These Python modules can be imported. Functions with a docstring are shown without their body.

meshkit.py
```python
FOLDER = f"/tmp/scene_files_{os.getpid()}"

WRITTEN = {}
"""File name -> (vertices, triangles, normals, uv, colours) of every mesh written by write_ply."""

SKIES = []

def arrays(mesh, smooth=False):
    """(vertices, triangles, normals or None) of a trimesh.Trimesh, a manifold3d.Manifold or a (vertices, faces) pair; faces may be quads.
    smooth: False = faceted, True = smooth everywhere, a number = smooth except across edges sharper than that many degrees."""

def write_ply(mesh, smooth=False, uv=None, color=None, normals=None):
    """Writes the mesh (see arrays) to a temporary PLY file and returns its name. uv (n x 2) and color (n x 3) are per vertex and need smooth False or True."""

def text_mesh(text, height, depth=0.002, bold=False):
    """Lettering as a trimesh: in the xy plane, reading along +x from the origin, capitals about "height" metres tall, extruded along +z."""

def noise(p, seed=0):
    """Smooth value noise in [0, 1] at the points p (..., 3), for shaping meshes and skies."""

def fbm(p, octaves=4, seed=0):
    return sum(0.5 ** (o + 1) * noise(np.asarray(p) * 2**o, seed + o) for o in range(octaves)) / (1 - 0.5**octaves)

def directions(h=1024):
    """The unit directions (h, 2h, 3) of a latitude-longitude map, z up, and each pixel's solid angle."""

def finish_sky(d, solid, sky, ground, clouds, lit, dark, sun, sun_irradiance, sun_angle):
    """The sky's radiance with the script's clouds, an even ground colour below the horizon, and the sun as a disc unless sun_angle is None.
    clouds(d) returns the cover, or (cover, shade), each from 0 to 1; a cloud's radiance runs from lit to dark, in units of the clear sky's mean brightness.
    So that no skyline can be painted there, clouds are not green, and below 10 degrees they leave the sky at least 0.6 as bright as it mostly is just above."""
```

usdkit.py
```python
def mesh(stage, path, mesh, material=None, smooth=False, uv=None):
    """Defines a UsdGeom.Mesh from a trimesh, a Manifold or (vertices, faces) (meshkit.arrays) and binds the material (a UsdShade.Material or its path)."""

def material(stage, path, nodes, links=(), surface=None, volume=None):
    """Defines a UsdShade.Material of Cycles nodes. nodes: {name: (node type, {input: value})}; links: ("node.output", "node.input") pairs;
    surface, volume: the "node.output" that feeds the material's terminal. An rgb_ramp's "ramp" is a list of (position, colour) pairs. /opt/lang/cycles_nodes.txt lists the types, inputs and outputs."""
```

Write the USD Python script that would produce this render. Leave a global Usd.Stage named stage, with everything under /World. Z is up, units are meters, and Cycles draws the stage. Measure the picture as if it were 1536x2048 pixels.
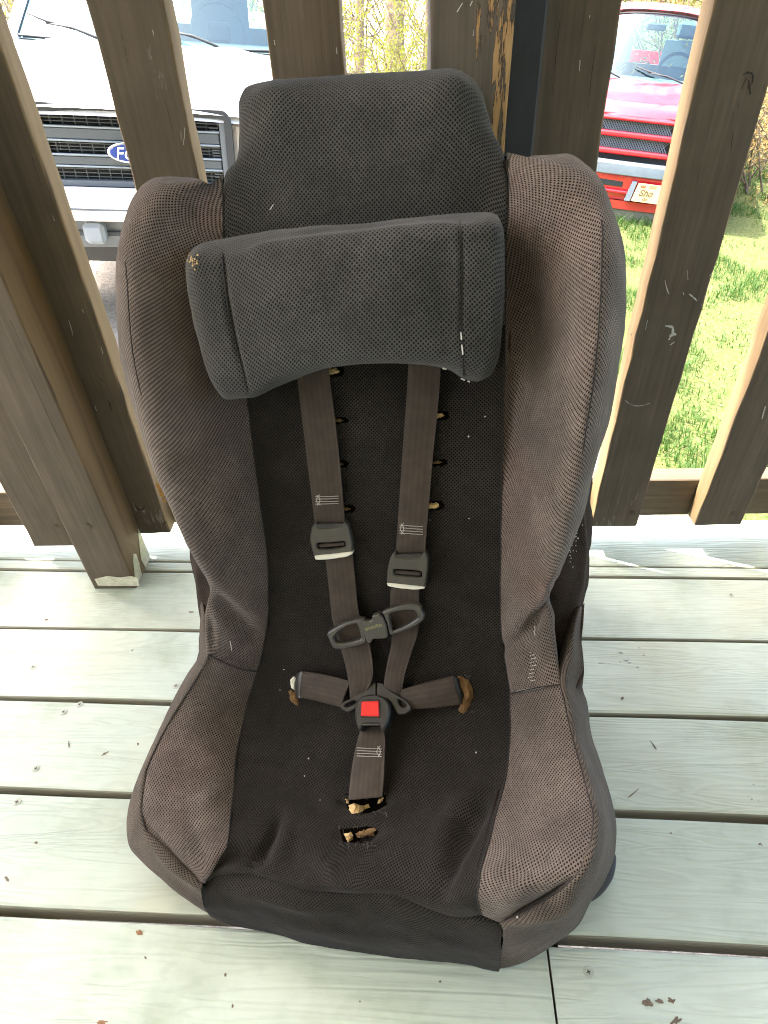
import math, random
import numpy as np
import trimesh
import usdkit, meshkit
from pxr import Usd, UsdGeom, UsdLux, UsdShade, Gf, Sdf, Vt
from scipy.interpolate import CubicSpline, PchipInterpolator

stage = Usd.Stage.CreateInMemory()
UsdGeom.SetStageUpAxis(stage, UsdGeom.Tokens.z)
UsdGeom.SetStageMetersPerUnit(stage, 1.0)
UsdGeom.Xform.Define(stage, '/World')
rng = np.random.default_rng(7)

# ------------------------------------------------------------------ camera, sky, sun, exposure
EYE = np.array([0.0, 0.0, 0.8151])
FPX = 1200.0                       # focal length in pixels of the 1536 x 2048 photograph
PITCH, ROLL, YAW = 0.68072, 0.05065, -0.08849
EXPOSURE = 3.2
SUN_EL, SUN_AZ = math.radians(60), math.radians(-70)     # azimuth from +y towards +x
SUN_I, SKY_S = 0.62, 0.15

_F = np.array([math.sin(YAW) * math.cos(PITCH), math.cos(YAW) * math.cos(PITCH), -math.sin(PITCH)])
_R = np.cross(_F, [0, 0, 1]); _R /= np.linalg.norm(_R)
_D = np.cross(_F, _R)
R2 = _R * math.cos(ROLL) + _D * math.sin(ROLL)
D2 = -_R * math.sin(ROLL) + _D * math.cos(ROLL)


def ray(px, py):
    return _F * FPX + R2 * (px - 768.0) + D2 * (py - 1024.0)


def at(px, py, Y):                 # the point at distance Y from the camera's foot that the photograph shows there
    r = ray(px, py)
    return EYE + r * (Y / r[1])


def atz(px, py, z):                # the point at height z
    r = ray(px, py)
    return EYE + r * ((z - EYE[2]) / r[2])


def to_px(P):
    q = np.asarray(P, float) - EYE
    d = q @ _F
    return np.stack([768 + FPX * (q @ R2) / d, 1024 + FPX * (q @ D2) / d], -1)


cam = UsdGeom.Camera.Define(stage, '/World/camera')
m = np.eye(4)
m[0, :3], m[1, :3], m[2, :3], m[3, :3] = R2, -D2, -_F, EYE
cam.AddTransformOp().Set(Gf.Matrix4d(m.tolist()))
cam.CreateHorizontalApertureAttr(36.0)
cam.CreateVerticalApertureAttr(48.0)
cam.CreateFocalLengthAttr(36.0 * FPX / 1536.0)
cam.CreateClippingRangeAttr(Gf.Vec2f(0.01, 500))
cam.CreateExposureAttr(EXPOSURE)

LOOKS = '/World/Looks'
UsdGeom.Scope.Define(stage, LOOKS)
sun_dir = np.array([math.sin(SUN_AZ) * math.cos(SUN_EL), math.cos(SUN_AZ) * math.cos(SUN_EL), math.sin(SUN_EL)])
sky_mat = usdkit.material(stage, LOOKS + '/sky', {
    's': ('sky_texture', {'sky_type': 'single_scattering', 'sun_disc': False, 'sun_elevation': SUN_EL,
                          'sun_rotation': math.atan2(sun_dir[0], sun_dir[1]), 'aerosol_density': 6.0}),
    'b': ('background_shader', {'strength': SKY_S})}, [('s.color', 'b.color')], surface='b.background')
dome = UsdLux.DomeLight.Define(stage, '/World/sky')
UsdShade.MaterialBindingAPI.Apply(dome.GetPrim()).Bind(sky_mat)
dome.GetPrim().SetCustomDataByKey('kind', 'structure')
sun = UsdLux.DistantLight.Define(stage, '/World/sun')
sun.CreateNormalizeAttr(True)
sun.CreateIntensityAttr(SUN_I)
sun.CreateAngleAttr(0.53)
sun.CreateColorAttr(Gf.Vec3f(1.0, 0.94, 0.84))
zax = sun_dir
xax = np.cross([0, 0, 1.0], zax); xax /= np.linalg.norm(xax)
yax = np.cross(zax, xax)
m = np.eye(4); m[0, :3], m[1, :3], m[2, :3] = xax, yax, zax
sun.AddTransformOp().Set(Gf.Matrix4d(m.tolist()))

# ------------------------------------------------------------------ helpers
USED = {}


def numbered(path):
    n = USED.get(path, 0)
    USED[path] = n + 1
    return path if n == 0 else f'{path}_{n:03d}'


def tag(prim, label=None, category=None, group=None, kind=None):
    for k, v in (('label', label), ('category', category), ('group', group), ('kind', kind)):
        if v:
            prim.SetCustomDataByKey(k, v)
    return prim


class Thing:
    """An Xform under /World whose children are its parts; part meshes are given in world or in local coordinates."""

    def __init__(self, name, label=None, category=None, base=(0, 0, 0), matrix=None, group=None, kind=None):
        self.path = numbered('/World/' + name)
        x = UsdGeom.Xform.Define(stage, self.path)
        if matrix is None:
            matrix = np.eye(4); matrix[:3, 3] = base
        self.M = np.asarray(matrix, float)
        self.inv = np.linalg.inv(self.M)
        x.AddTransformOp().Set(Gf.Matrix4d(self.M.T.tolist()))
        self.prim = tag(x.GetPrim(), label, category, group, kind)

    def part(self, name, mesh, mat, smooth=False, parent=None, uv=None, world=False, label=None, kind=None):
        v, f = raw(mesh)
        if world:
            v = v @ self.inv[:3, :3].T + self.inv[:3, 3]
        p = numbered((parent or self.path) + '/' + name)
        g = usdkit.mesh(stage, p, (v, f), mat, smooth=smooth, uv=uv)
        if mat.GetPrim().GetName().startswith('two'):
            g.CreateDoubleSidedAttr(True)
        tag(g.GetPrim(), label, None, None, kind)
        return p


def raw(mesh):
    if hasattr(mesh, 'vertices'):
        return np.array(mesh.vertices, float), np.array(mesh.faces, int)
    if hasattr(mesh, 'to_mesh'):
        mm = mesh.to_mesh()
        return np.array(mm.vert_properties[:, :3], float), np.array(mm.tri_verts, int)
    v, f = mesh
    v, f = np.asarray(v, float), np.asarray(f, int)
    if f.shape[1] == 4:
        f = np.vstack([f[:, [0, 1, 2]], f[:, [0, 2, 3]]])
    return v, f


def single(name, mesh, mat, label=None, category=None, smooth=False, group=None, kind=None, uv=None):
    p = numbered('/World/' + name)
    g = usdkit.mesh(stage, p, raw(mesh), mat, smooth=smooth, uv=uv)
    tag(g.GetPrim(), label, category, group, kind)
    return g


def cat(*ms):
    V, F, n = [], [], 0
    for a in ms:
        v, f = raw(a)
        V.append(v); F.append(f + n); n += len(v)
    return np.vstack(V), np.vstack(F)


def box(x0, x1, y0, y1, z0, z1, c=0.0):
    """A box, its edges chamfered by c."""
    if c <= 0:
        b = trimesh.creation.box(extents=(x1 - x0, y1 - y0, z1 - z0))
        b.apply_translation(((x0 + x1) / 2, (y0 + y1) / 2, (z0 + z1) / 2))
        return b
    pts = []
    for X, sx in ((x0, 1), (x1, -1)):
        for Y, sy in ((y0, 1), (y1, -1)):
            for Z, sz in ((z0, 1), (z1, -1)):
                pts += [(X + sx * c, Y + sy * c, Z), (X + sx * c, Y, Z + sz * c), (X, Y + sy * c, Z + sz * c)]
    return trimesh.convex.convex_hull(np.array(pts))


def tube(pts, r, n=8, closed=False):
    pts = np.asarray(pts, float)
    k = len(pts)
    r = np.broadcast_to(np.asarray(r, float), (k,))
    t = np.gradient(pts, axis=0)
    if closed:
        t = np.roll(pts, -1, 0) - np.roll(pts, 1, 0)
    t /= np.linalg.norm(t, axis=1, keepdims=True) + 1e-12
    up = np.array([0.0, 0, 1]) if abs(t[:, 2]).mean() < 0.8 else np.array([1.0, 0, 0])
    a = np.cross(t, up); a /= np.linalg.norm(a, axis=1, keepdims=True) + 1e-12
    b = np.cross(a, t)
    th = np.arange(n) / n * 2 * np.pi
    V = (pts[:, None] + r[:, None, None] * (np.cos(th)[None, :, None] * a[:, None] + np.sin(th)[None, :, None] * b[:, None])).reshape(-1, 3)
    F = []
    for i in range(k if closed else k - 1):
        j = (i + 1) % k
        for s in range(n):
            s2 = (s + 1) % n
            F += [(i * n + s, j * n + s, j * n + s2), (i * n + s, j * n + s2, i * n + s2)]
    if not closed:
        V = np.vstack([V, pts[:1], pts[-1:]])
        c0, c1 = k * n, k * n + 1
        for s in range(n):
            s2 = (s + 1) % n
            F += [(c0, s, s2), (c1, (k - 1) * n + s2, (k - 1) * n + s)]
    return V, np.array(F)


def grid_faces(nr, nc):
    i, j = np.meshgrid(np.arange(nr - 1), np.arange(nc - 1), indexing='ij')
    a = (i * nc + j).ravel()
    return np.stack([a, a + 1, a + nc + 1, a + nc], 1)


def resample(curve, n):
    c = np.asarray(curve, float)
    d = np.r_[0, np.cumsum(np.linalg.norm(np.diff(c, axis=0), axis=1))]
    d /= d[-1]
    sp = PchipInterpolator(d, c) if len(c) > 2 else (lambda t: c[0] + (c[1] - c[0]) * np.asarray(t)[:, None])
    return sp(np.linspace(0, 1, n))


def loft(curves, nr, nc, smooth_across=True):
    """A surface through curves (each runs down, they follow one another across); returns (nr, nc, 3)."""
    C = np.stack([resample(c, nr) for c in curves], 1)
    w = np.linalg.norm(np.diff(C, axis=1), axis=2).mean(0)
    t = np.r_[0, np.cumsum(w)]; t /= t[-1]
    q = np.linspace(0, 1, nc)
    if len(curves) == 2:
        return C[:, :1] + (C[:, 1:] - C[:, :1]) * q[None, :, None]
    sp = (CubicSpline if smooth_across else PchipInterpolator)(t, C, axis=1)
    return sp(q)


def grid_uv(G):
    """Texture coordinates in metres along the cloth."""
    mid = G.shape[1] // 2
    du = np.linalg.norm(np.diff(G, axis=1), axis=2)
    u = np.concatenate([np.zeros((G.shape[0], 1)), np.cumsum(du, 1)], 1)
    u = u - u[:, mid:mid + 1]
    dv = np.linalg.norm(np.diff(G, axis=0), axis=2)
    v = np.concatenate([np.zeros((1, G.shape[1])), np.cumsum(dv, 0)], 0)
    v = 0.5 * v + 0.5 * v[:, mid:mid + 1]
    return np.stack([u, v], -1).reshape(-1, 2)


def normals(G):
    a, b = np.gradient(G, axis=0), np.gradient(G, axis=1)
    n = np.cross(b, a)
    n /= np.linalg.norm(n, axis=2, keepdims=True) + 1e-12
    s = np.sign(((EYE - G) * n).sum(2).mean()) or 1
    return n * s


def gmesh(G):
    nr, nc = G.shape[:2]
    f = grid_faces(nr, nc)
    a, b = np.gradient(G, axis=0), np.gradient(G, axis=1)
    if ((EYE - G) * np.cross(b, a)).sum() > 0:
        f = f[:, ::-1]
    return G.reshape(-1, 3), f


# ------------------------------------------------------------------ materials
def mat(name, nodes, links, surface='p.BSDF'):
    return usdkit.material(stage, LOOKS + '/' + name, nodes, links, surface=surface)


def plain(name, color, rough=0.5, metallic=0.0, noise=0.0, scale=30.0, bump=0.0, **kw):
    nodes = {'p': ('principled_bsdf', {'base_color': color, 'roughness': rough, 'metallic': metallic, **kw})}
    links = []
    if noise or bump:
        nodes['tc'] = ('texture_coordinate', {})
        nodes['n'] = ('noise_texture', {'scale': scale, 'detail': 5.0, 'roughness': 0.6})
        links.append(('tc.object', 'n.vector'))
        if noise:
            nodes['r'] = ('rgb_ramp', {'ramp': [(0.25, tuple(c * (1 - noise) for c in color)), (0.75, tuple(min(1, c * (1 + noise)) for c in color))]})
            links += [('n.fac', 'r.fac'), ('r.color', 'p.base_color')]
        if bump:
            nodes['b'] = ('bump', {'strength': 0.6, 'distance': bump})
            links += [('n.fac', 'b.height'), ('b.normal', 'p.normal')]
    return mat(name, nodes, links)


def cloth(name, yarn, hole, pu, pv, thr=0.3, tint=None, rough=0.9, soft=0.35, sheen=0.02):
    """Knitted spacer mesh: staggered little holes between yarns."""
    nodes = {
        'uv': ('uvmap', {'attribute': 'st'}),
        'wn': ('noise_texture', {'scale': 16.0, 'detail': 2.0}),
        'wa': ('vector_math', {'math_type': 'multiply_add', 'vector2': (0.004, 0.004, 0.0), 'vector3': (0, 0, 0)}),
        'ws': ('vector_math', {'math_type': 'add'}),
        'x': ('separate_xyz', {}),
        'mu': ('math', {'math_type': 'multiply', 'value2': 2 * math.pi / pu}),
        'mv': ('math', {'math_type': 'multiply', 'value2': 2 * math.pi / pv}),
        'cu': ('math', {'math_type': 'cosine'}), 'cv': ('math', {'math_type': 'cosine'}),
        'h': ('math', {'math_type': 'multiply'}),
        'd': ('map_range', {'range_type': 'smoothstep', 'from_min': thr, 'from_max': min(1.0, thr + soft), 'to_min': 0.0, 'to_max': 1.0, 'clamp': True}),
        'tc': ('texture_coordinate', {}),
        'big': ('noise_texture', {'scale': 7.0, 'detail': 3.0, 'roughness': 0.55}),
        'fine': ('noise_texture', {'scale': 260.0, 'detail': 3.0, 'roughness': 0.7}),
        'br': ('rgb_ramp', {'ramp': [(0.3, tuple(c * 0.8 for c in yarn)), (0.5, yarn), (0.72, tint or tuple(c * 1.25 for c in yarn))]}),
        'fr': ('map_range', {'from_min': 0.3, 'from_max': 0.75, 'to_min': 0.78, 'to_max': 1.25, 'clamp': True}),
        'fm': ('vector_math', {'math_type': 'scale'}),
        'du': ('noise_texture', {'scale': 22.0, 'detail': 6.0, 'roughness': 0.7}), 'dr': ('map_range', {'from_min': 0.42, 'from_max': 0.72, 'to_min': 0.86, 'to_max': 1.30, 'clamp': True}), 'dv': ('vector_math', {'math_type': 'scale'}),
        'mx': ('mix_color', {'b': hole}),
        'inv': ('math', {'math_type': 'subtract', 'value1': 1.0}),
        'hs': ('math', {'math_type': 'multiply_add', 'value2': 0.22}),
        'bp': ('bump', {'strength': 0.55, 'distance': 0.0012}),
        'p': ('principled_bsdf', {'roughness': rough, 'specular_ior_level': 0.10, 'sheen_weight': sheen, 'sheen_roughness': 0.5, 'sheen_tint': (1, 1, 1)}),
    }
    links = [('tc.object', 'wn.vector'), ('wn.color', 'wa.vector1'), ('uv.UV', 'ws.vector1'), ('wa.vector', 'ws.vector2'), ('ws.vector', 'x.vector'),
             ('x.x', 'mu.value1'), ('x.y', 'mv.value1'), ('mu.value', 'cu.value1'), ('mv.value', 'cv.value1'),
             ('cu.value', 'h.value1'), ('cv.value', 'h.value2'), ('h.value', 'd.value'),
             ('tc.object', 'big.vector'), ('tc.object', 'fine.vector'), ('big.fac', 'br.fac'), ('fine.fac', 'fr.value'),
             ('br.color', 'fm.vector1'), ('fr.result', 'fm.scale'), ('tc.object', 'du.vector'), ('du.fac', 'dr.value'), ('fm.vector', 'dv.vector1'), ('dr.result', 'dv.scale'), ('dv.vector', 'mx.a'), ('d.result', 'mx.fac'), ('mx.result', 'p.base_color'),
             ('d.result', 'inv.value2'), ('fine.fac', 'hs.value1'), ('inv.value', 'hs.value3'), ('hs.value', 'bp.height'), ('bp.normal', 'p.normal')]
    return mat(name, nodes, links)


def timber(name, base, dark, light, axis, rough=0.75, peel=None, scuff=0.0, bump=0.0012, side=None):
    """Sawn timber with the grain along axis, in object coordinates."""
    st = [38.0, 38.0, 38.0]; st[axis] = 1.6
    st2 = [150.0, 150.0, 150.0]; st2[axis] = 5.0
    nodes = {
        'tc': ('texture_coordinate', {}),
        'm1': ('mapping', {'scale': tuple(st)}), 'm2': ('mapping', {'scale': tuple(st2)}),
        'n1': ('noise_texture', {'scale': 1.0, 'detail': 4.0, 'roughness': 0.6, 'distortion': 0.6}),
        'n2': ('noise_texture', {'scale': 1.0, 'detail': 3.0, 'roughness': 0.7}),
        'n3': ('noise_texture', {'scale': 9.0, 'detail': 4.0, 'roughness': 0.6}),
        'r1': ('rgb_ramp', {'ramp': [(0.25, dark), (0.5, base), (0.8, light)]}),
        'f2': ('map_range', {'from_min': 0.3, 'from_max': 0.7, 'to_min': 0.8, 'to_max': 1.16, 'clamp': True}),
        'f3': ('map_range', {'from_min': 0.3, 'from_max': 0.7, 'to_min': 0.85, 'to_max': 1.18, 'clamp': True}),
        'v1': ('vector_math', {'math_type': 'scale'}), 'v2': ('vector_math', {'math_type': 'scale'}),
        'ha': ('math', {'math_type': 'multiply_add', 'value2': 0.6}),
        'b': ('bump', {'strength': 0.7, 'distance': bump}),
        'p': ('principled_bsdf', {'roughness': rough, 'specular_ior_level': 0.3}),
    }
    links = [('tc.object', 'm1.vector'), ('tc.object', 'm2.vector'), ('m1.vector', 'n1.vector'), ('m2.vector', 'n2.vector'), ('tc.object', 'n3.vector'),
             ('n1.fac', 'r1.fac'), ('n2.fac', 'f2.value'), ('n3.fac', 'f3.value'), ('r1.color', 'v1.vector1'), ('f2.result', 'v1.scale'),
             ('v1.vector', 'v2.vector1'), ('f3.result', 'v2.scale'), ('n2.fac', 'ha.value1'), ('n1.fac', 'ha.value3'), ('ha.value', 'b.height'), ('b.normal', 'p.normal')]
    last = 'v2.vector'
    if scuff:
        sc = [60.0, 60.0, 60.0]; sc[axis] = 14.0
        nodes.update({'ms': ('mapping', {'scale': tuple(sc), 'location': (3.1, 1.7, 0.4)}), 'ns': ('noise_texture', {'scale': 1.0, 'detail': 5.0, 'roughness': 0.75}),
                      'np': ('noise_texture', {'scale': 5.0, 'detail': 2.0}), 'mp': ('math', {'math_type': 'multiply'}),
                      'rs': ('map_range', {'from_min': 0.40, 'from_max': 0.47, 'to_min': 0.0, 'to_max': scuff, 'clamp': True}),
                      'xs': ('mix_color', {'b': (0.34, 0.32, 0.27)})})
        links += [('tc.object', 'ms.vector'), ('ms.vector', 'ns.vector'), ('tc.object', 'np.vector'), ('ns.fac', 'mp.value1'), ('np.fac', 'mp.value2'), ('mp.value', 'rs.value'),
                  ('rs.result', 'xs.fac'), (last, 'xs.a')]
        last = 'xs.result'
    if peel:
        x0, x1 = peel
        pk = [130.0, 130.0, 130.0]; pk[axis] = 15.0
        nodes.update({'mk': ('mapping', {'scale': tuple(pk)}), 'nk': ('noise_texture', {'scale': 1.0, 'detail': 5.0, 'roughness': 0.65}),
                      'sx': ('separate_xyz', {}), 'gx': ('map_range', {'from_min': x0, 'from_max': x1, 'to_min': -0.2, 'to_max': 0.085, 'clamp': True}),
                      'ad': ('math', {'math_type': 'add'}), 'rk': ('map_range', {'from_min': 0.545, 'from_max': 0.575, 'to_min': 0.0, 'to_max': 1.0, 'clamp': True}),
                      'ck': ('rgb_ramp', {'ramp': [(0.545, (0.012, 0.010, 0.009)), (0.575, (0.02, 0.015, 0.012)), (0.60, (0.33, 0.19, 0.075)), (0.8, (0.42, 0.27, 0.12))]}),
                      'xk': ('mix_color', {})})
        links += [('tc.object', 'mk.vector'), ('mk.vector', 'nk.vector'), ('tc.object', 'sx.vector'), ('sx.x', 'gx.value'), ('gx.result', 'ad.value1'), ('nk.fac', 'ad.value2'),
                  ('ad.value', 'rk.value'), ('ad.value', 'ck.fac'), ('rk.result', 'xk.fac'), (last, 'xk.a'), ('ck.color', 'xk.b')]
        last = 'xk.result'
    if side:                       # narrow faces get a paler tan, picked by their normal
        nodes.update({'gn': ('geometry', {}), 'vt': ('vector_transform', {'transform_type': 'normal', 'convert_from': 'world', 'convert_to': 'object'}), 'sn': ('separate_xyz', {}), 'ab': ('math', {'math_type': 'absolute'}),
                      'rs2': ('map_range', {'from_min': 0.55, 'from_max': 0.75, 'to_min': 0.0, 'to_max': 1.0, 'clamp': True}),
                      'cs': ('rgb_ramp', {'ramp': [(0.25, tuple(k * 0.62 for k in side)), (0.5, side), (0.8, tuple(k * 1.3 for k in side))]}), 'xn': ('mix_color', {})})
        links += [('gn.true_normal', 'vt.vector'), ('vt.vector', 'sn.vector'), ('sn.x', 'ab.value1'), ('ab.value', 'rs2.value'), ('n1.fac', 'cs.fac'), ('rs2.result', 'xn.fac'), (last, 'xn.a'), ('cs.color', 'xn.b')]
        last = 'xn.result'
    links.append((last, 'p.base_color'))
    return mat(name, nodes, links)


def deck_paint(name, seed, tone):
    """Thick weathered deck paint over softwood grain, in object coordinates."""
    c = np.array([0.545, 0.61, 0.515]) * tone
    nodes = {
        'tc': ('texture_coordinate', {}),
        'off': ('mapping', {'location': (seed * 3.7, seed * 1.3, seed * 0.9)}),
        'mg': ('mapping', {'scale': (2.2, 26.0, 26.0)}),
        'ng': ('noise_texture', {'scale': 1.0, 'detail': 2.5, 'roughness': 0.5, 'distortion': 0.8}),
        'wm': ('math', {'math_type': 'multiply', 'value2': 75.0}), 'ws': ('math', {'math_type': 'sine'}),
        'mf': ('mapping', {'scale': (14.0, 210.0, 210.0)}), 'nf': ('noise_texture', {'scale': 1.0, 'detail': 3.0, 'roughness': 0.6}),
        'nb': ('noise_texture', {'scale': 5.5, 'detail': 5.0, 'roughness': 0.62}),
        'rb': ('rgb_ramp', {'ramp': [(0.3, tuple(c * (0.74, 0.76, 0.70))), (0.47, tuple(c)), (0.7, tuple(np.minimum(c * 1.1, 0.9)))]}),
        'ny': ('noise_texture', {'scale': 3.1, 'detail': 4.0, 'roughness': 0.6}),
        'ry': ('map_range', {'from_min': 0.5, 'from_max': 0.72, 'to_min': 0.0, 'to_max': 0.6, 'clamp': True}),
        'xy': ('mix_color', {'b': (0.50, 0.49, 0.34)}),
        'md': ('mapping', {'scale': (40.0, 70.0, 70.0)}), 'nd': ('noise_texture', {'scale': 1.0, 'detail': 4.0, 'roughness': 0.6}),
        'nd2': ('noise_texture', {'scale': 4.0, 'detail': 2.0}), 'dm': ('math', {'math_type': 'multiply'}),
        'rd': ('map_range', {'from_min': 0.425, 'from_max': 0.45, 'to_min': 0.0, 'to_max': 0.8, 'clamp': True}),
        'xd': ('mix_color', {'b': (0.16, 0.145, 0.11)}),
        'gr': ('map_range', {'from_min': 0.35, 'from_max': 1.0, 'to_min': 1.0, 'to_max': 0.93, 'clamp': True}),
        'vg': ('vector_math', {'math_type': 'scale'}),
        'hs': ('math', {'math_type': 'multiply_add', 'value2': 0.35}),
        'h2': ('math', {'math_type': 'multiply_add', 'value2': 0.9}),
        'b': ('bump', {'strength': 0.7, 'distance': 0.0010}),
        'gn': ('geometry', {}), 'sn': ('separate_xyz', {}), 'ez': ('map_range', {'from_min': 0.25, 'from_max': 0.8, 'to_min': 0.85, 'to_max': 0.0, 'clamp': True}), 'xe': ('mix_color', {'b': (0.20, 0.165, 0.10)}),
        'p': ('principled_bsdf', {'roughness': 0.5, 'specular_ior_level': 0.35}),
    }
    links = [('tc.object', 'off.vector'), ('off.vector', 'mg.vector'), ('mg.vector', 'ng.vector'), ('ng.fac', 'wm.value1'), ('wm.value', 'ws.value1'),
             ('off.vector', 'mf.vector'), ('mf.vector', 'nf.vector'), ('off.vector', 'nb.vector'), ('nb.fac', 'rb.fac'), ('off.vector', 'ny.vector'), ('ny.fac', 'ry.value'),
             ('rb.color', 'xy.a'), ('ry.result', 'xy.fac'), ('off.vector', 'md.vector'), ('md.vector', 'nd.vector'), ('off.vector', 'nd2.vector'),
             ('nd.fac', 'dm.value1'), ('nd2.fac', 'dm.value2'), ('dm.value', 'rd.value'), ('xy.result', 'xd.a'), ('rd.result', 'xd.fac'),
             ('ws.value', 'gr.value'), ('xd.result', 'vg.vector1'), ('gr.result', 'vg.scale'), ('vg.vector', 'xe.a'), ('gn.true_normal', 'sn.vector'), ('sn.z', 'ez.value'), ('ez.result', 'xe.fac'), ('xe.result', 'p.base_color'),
             ('ws.value', 'hs.value1'), ('nf.fac', 'hs.value3'), ('rd.result', 'h2.value1'), ('hs.value', 'h2.value3'), ('hs.value', 'b.height'), ('b.normal', 'p.normal')]
    return mat(name, nodes, links)


def webbing(name, c):
    """Ribbed polyester strap: st runs across, along."""
    nodes = {
        'uv': ('uvmap', {'attribute': 'st'}), 'x': ('separate_xyz', {}),
        'a': ('math', {'math_type': 'multiply', 'value2': 2 * math.pi / 0.0011}), 'sa': ('math', {'math_type': 'sine'}),
        'e': ('math', {'math_type': 'multiply', 'value2': 2 * math.pi / 0.0062}), 'se': ('math', {'math_type': 'cosine'}),
        'r': ('map_range', {'from_min': -1.0, 'from_max': 1.0, 'to_min': 0.9, 'to_max': 1.06, 'clamp': True}),
        'tc': ('texture_coordinate', {}), 'n': ('noise_texture', {'scale': 55.0, 'detail': 4.0}),
        'rn': ('rgb_ramp', {'ramp': [(0.3, tuple(k * 0.8 for k in c)), (0.7, tuple(k * 1.25 for k in c))]}),
        'v': ('vector_math', {'math_type': 'scale'}), 'b': ('bump', {'strength': 0.3, 'distance': 0.0006}),
        'p': ('principled_bsdf', {'roughness': 0.6, 'specular_ior_level': 0.2, 'sheen_weight': 0.02})}
    links = [('uv.UV', 'x.vector'), ('x.y', 'a.value1'), ('a.value', 'sa.value1'), ('x.x', 'e.value1'), ('e.value', 'se.value1'), ('se.value', 'r.value'),
             ('tc.object', 'n.vector'), ('n.fac', 'rn.fac'), ('rn.color', 'v.vector1'), ('r.result', 'v.scale'), ('v.vector', 'p.base_color'), ('sa.value', 'b.height'), ('b.normal', 'p.normal')]
    return mat(name, nodes, links)


M = {}
M['cloth_dark'] = cloth('cloth_dark', (0.030, 0.026, 0.023), (0.0035, 0.003, 0.0025), 0.0040, 0.0040, 0.05)
M['cloth_head'] = cloth('cloth_head', (0.056, 0.054, 0.050), (0.006, 0.006, 0.006), 0.0042, 0.0042, 0.08, sheen=0.10)
M['cloth_grey'] = cloth('cloth_grey', (0.146, 0.119, 0.102), (0.012, 0.009, 0.008), 0.0037, 0.0042, 0.13, tint=(0.165, 0.118, 0.100), sheen=0.06)
M['cloth_skirt'] = cloth('cloth_skirt', (0.115, 0.092, 0.075), (0.012, 0.010, 0.009), 0.0037, 0.0042, 0.18)
M['cloth_back'] = cloth('cloth_back', (0.040, 0.028, 0.022), (0.010, 0.007, 0.006), 0.0036, 0.0040, 0.2)
M['strap'] = webbing('strap_webbing', (0.050, 0.038, 0.029))
M['black_plastic'] = plain('black_plastic', (0.020, 0.019, 0.017), 0.36, noise=0.12, scale=60, bump=0.0002)
M['grey_plastic'] = plain('grey_plastic', (0.050, 0.046, 0.036), 0.42, noise=0.15, scale=80, bump=0.0003)
M['shell_plastic'] = plain('shell_plastic', (0.020, 0.020, 0.021), 0.5, noise=0.2, scale=40, bump=0.0004)
M['white_plastic'] = plain('white_plastic', (0.66, 0.65, 0.55), 0.4)
M['red_plastic'] = plain('red_plastic', (0.72, 0.012, 0.010), 0.35)
M['red_frame'] = plain('red_frame', (0.012, 0.011, 0.011), 0.3)
M['foam'] = plain('foam', (0.52, 0.36, 0.17), 0.95, noise=0.35, scale=240, bump=0.002)
M['foam_brown'] = plain('foam_brown', (0.14, 0.078, 0.028), 0.95, noise=0.4, scale=200, bump=0.002)
M['hole_dark'] = plain('hole_dark', (0.003, 0.0025, 0.002), 1.0, specular_ior_level=0.0)
M['thread'] = plain('thread', (0.42, 0.40, 0.37), 0.8)
M['thread_dark'] = plain('thread_dark', (0.016, 0.014, 0.013), 0.9)
M['lint'] = plain('lint', (0.6, 0.58, 0.55), 0.9)
M['print_yellow'] = plain('print_yellow', (0.30, 0.29, 0.10), 0.7)
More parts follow.
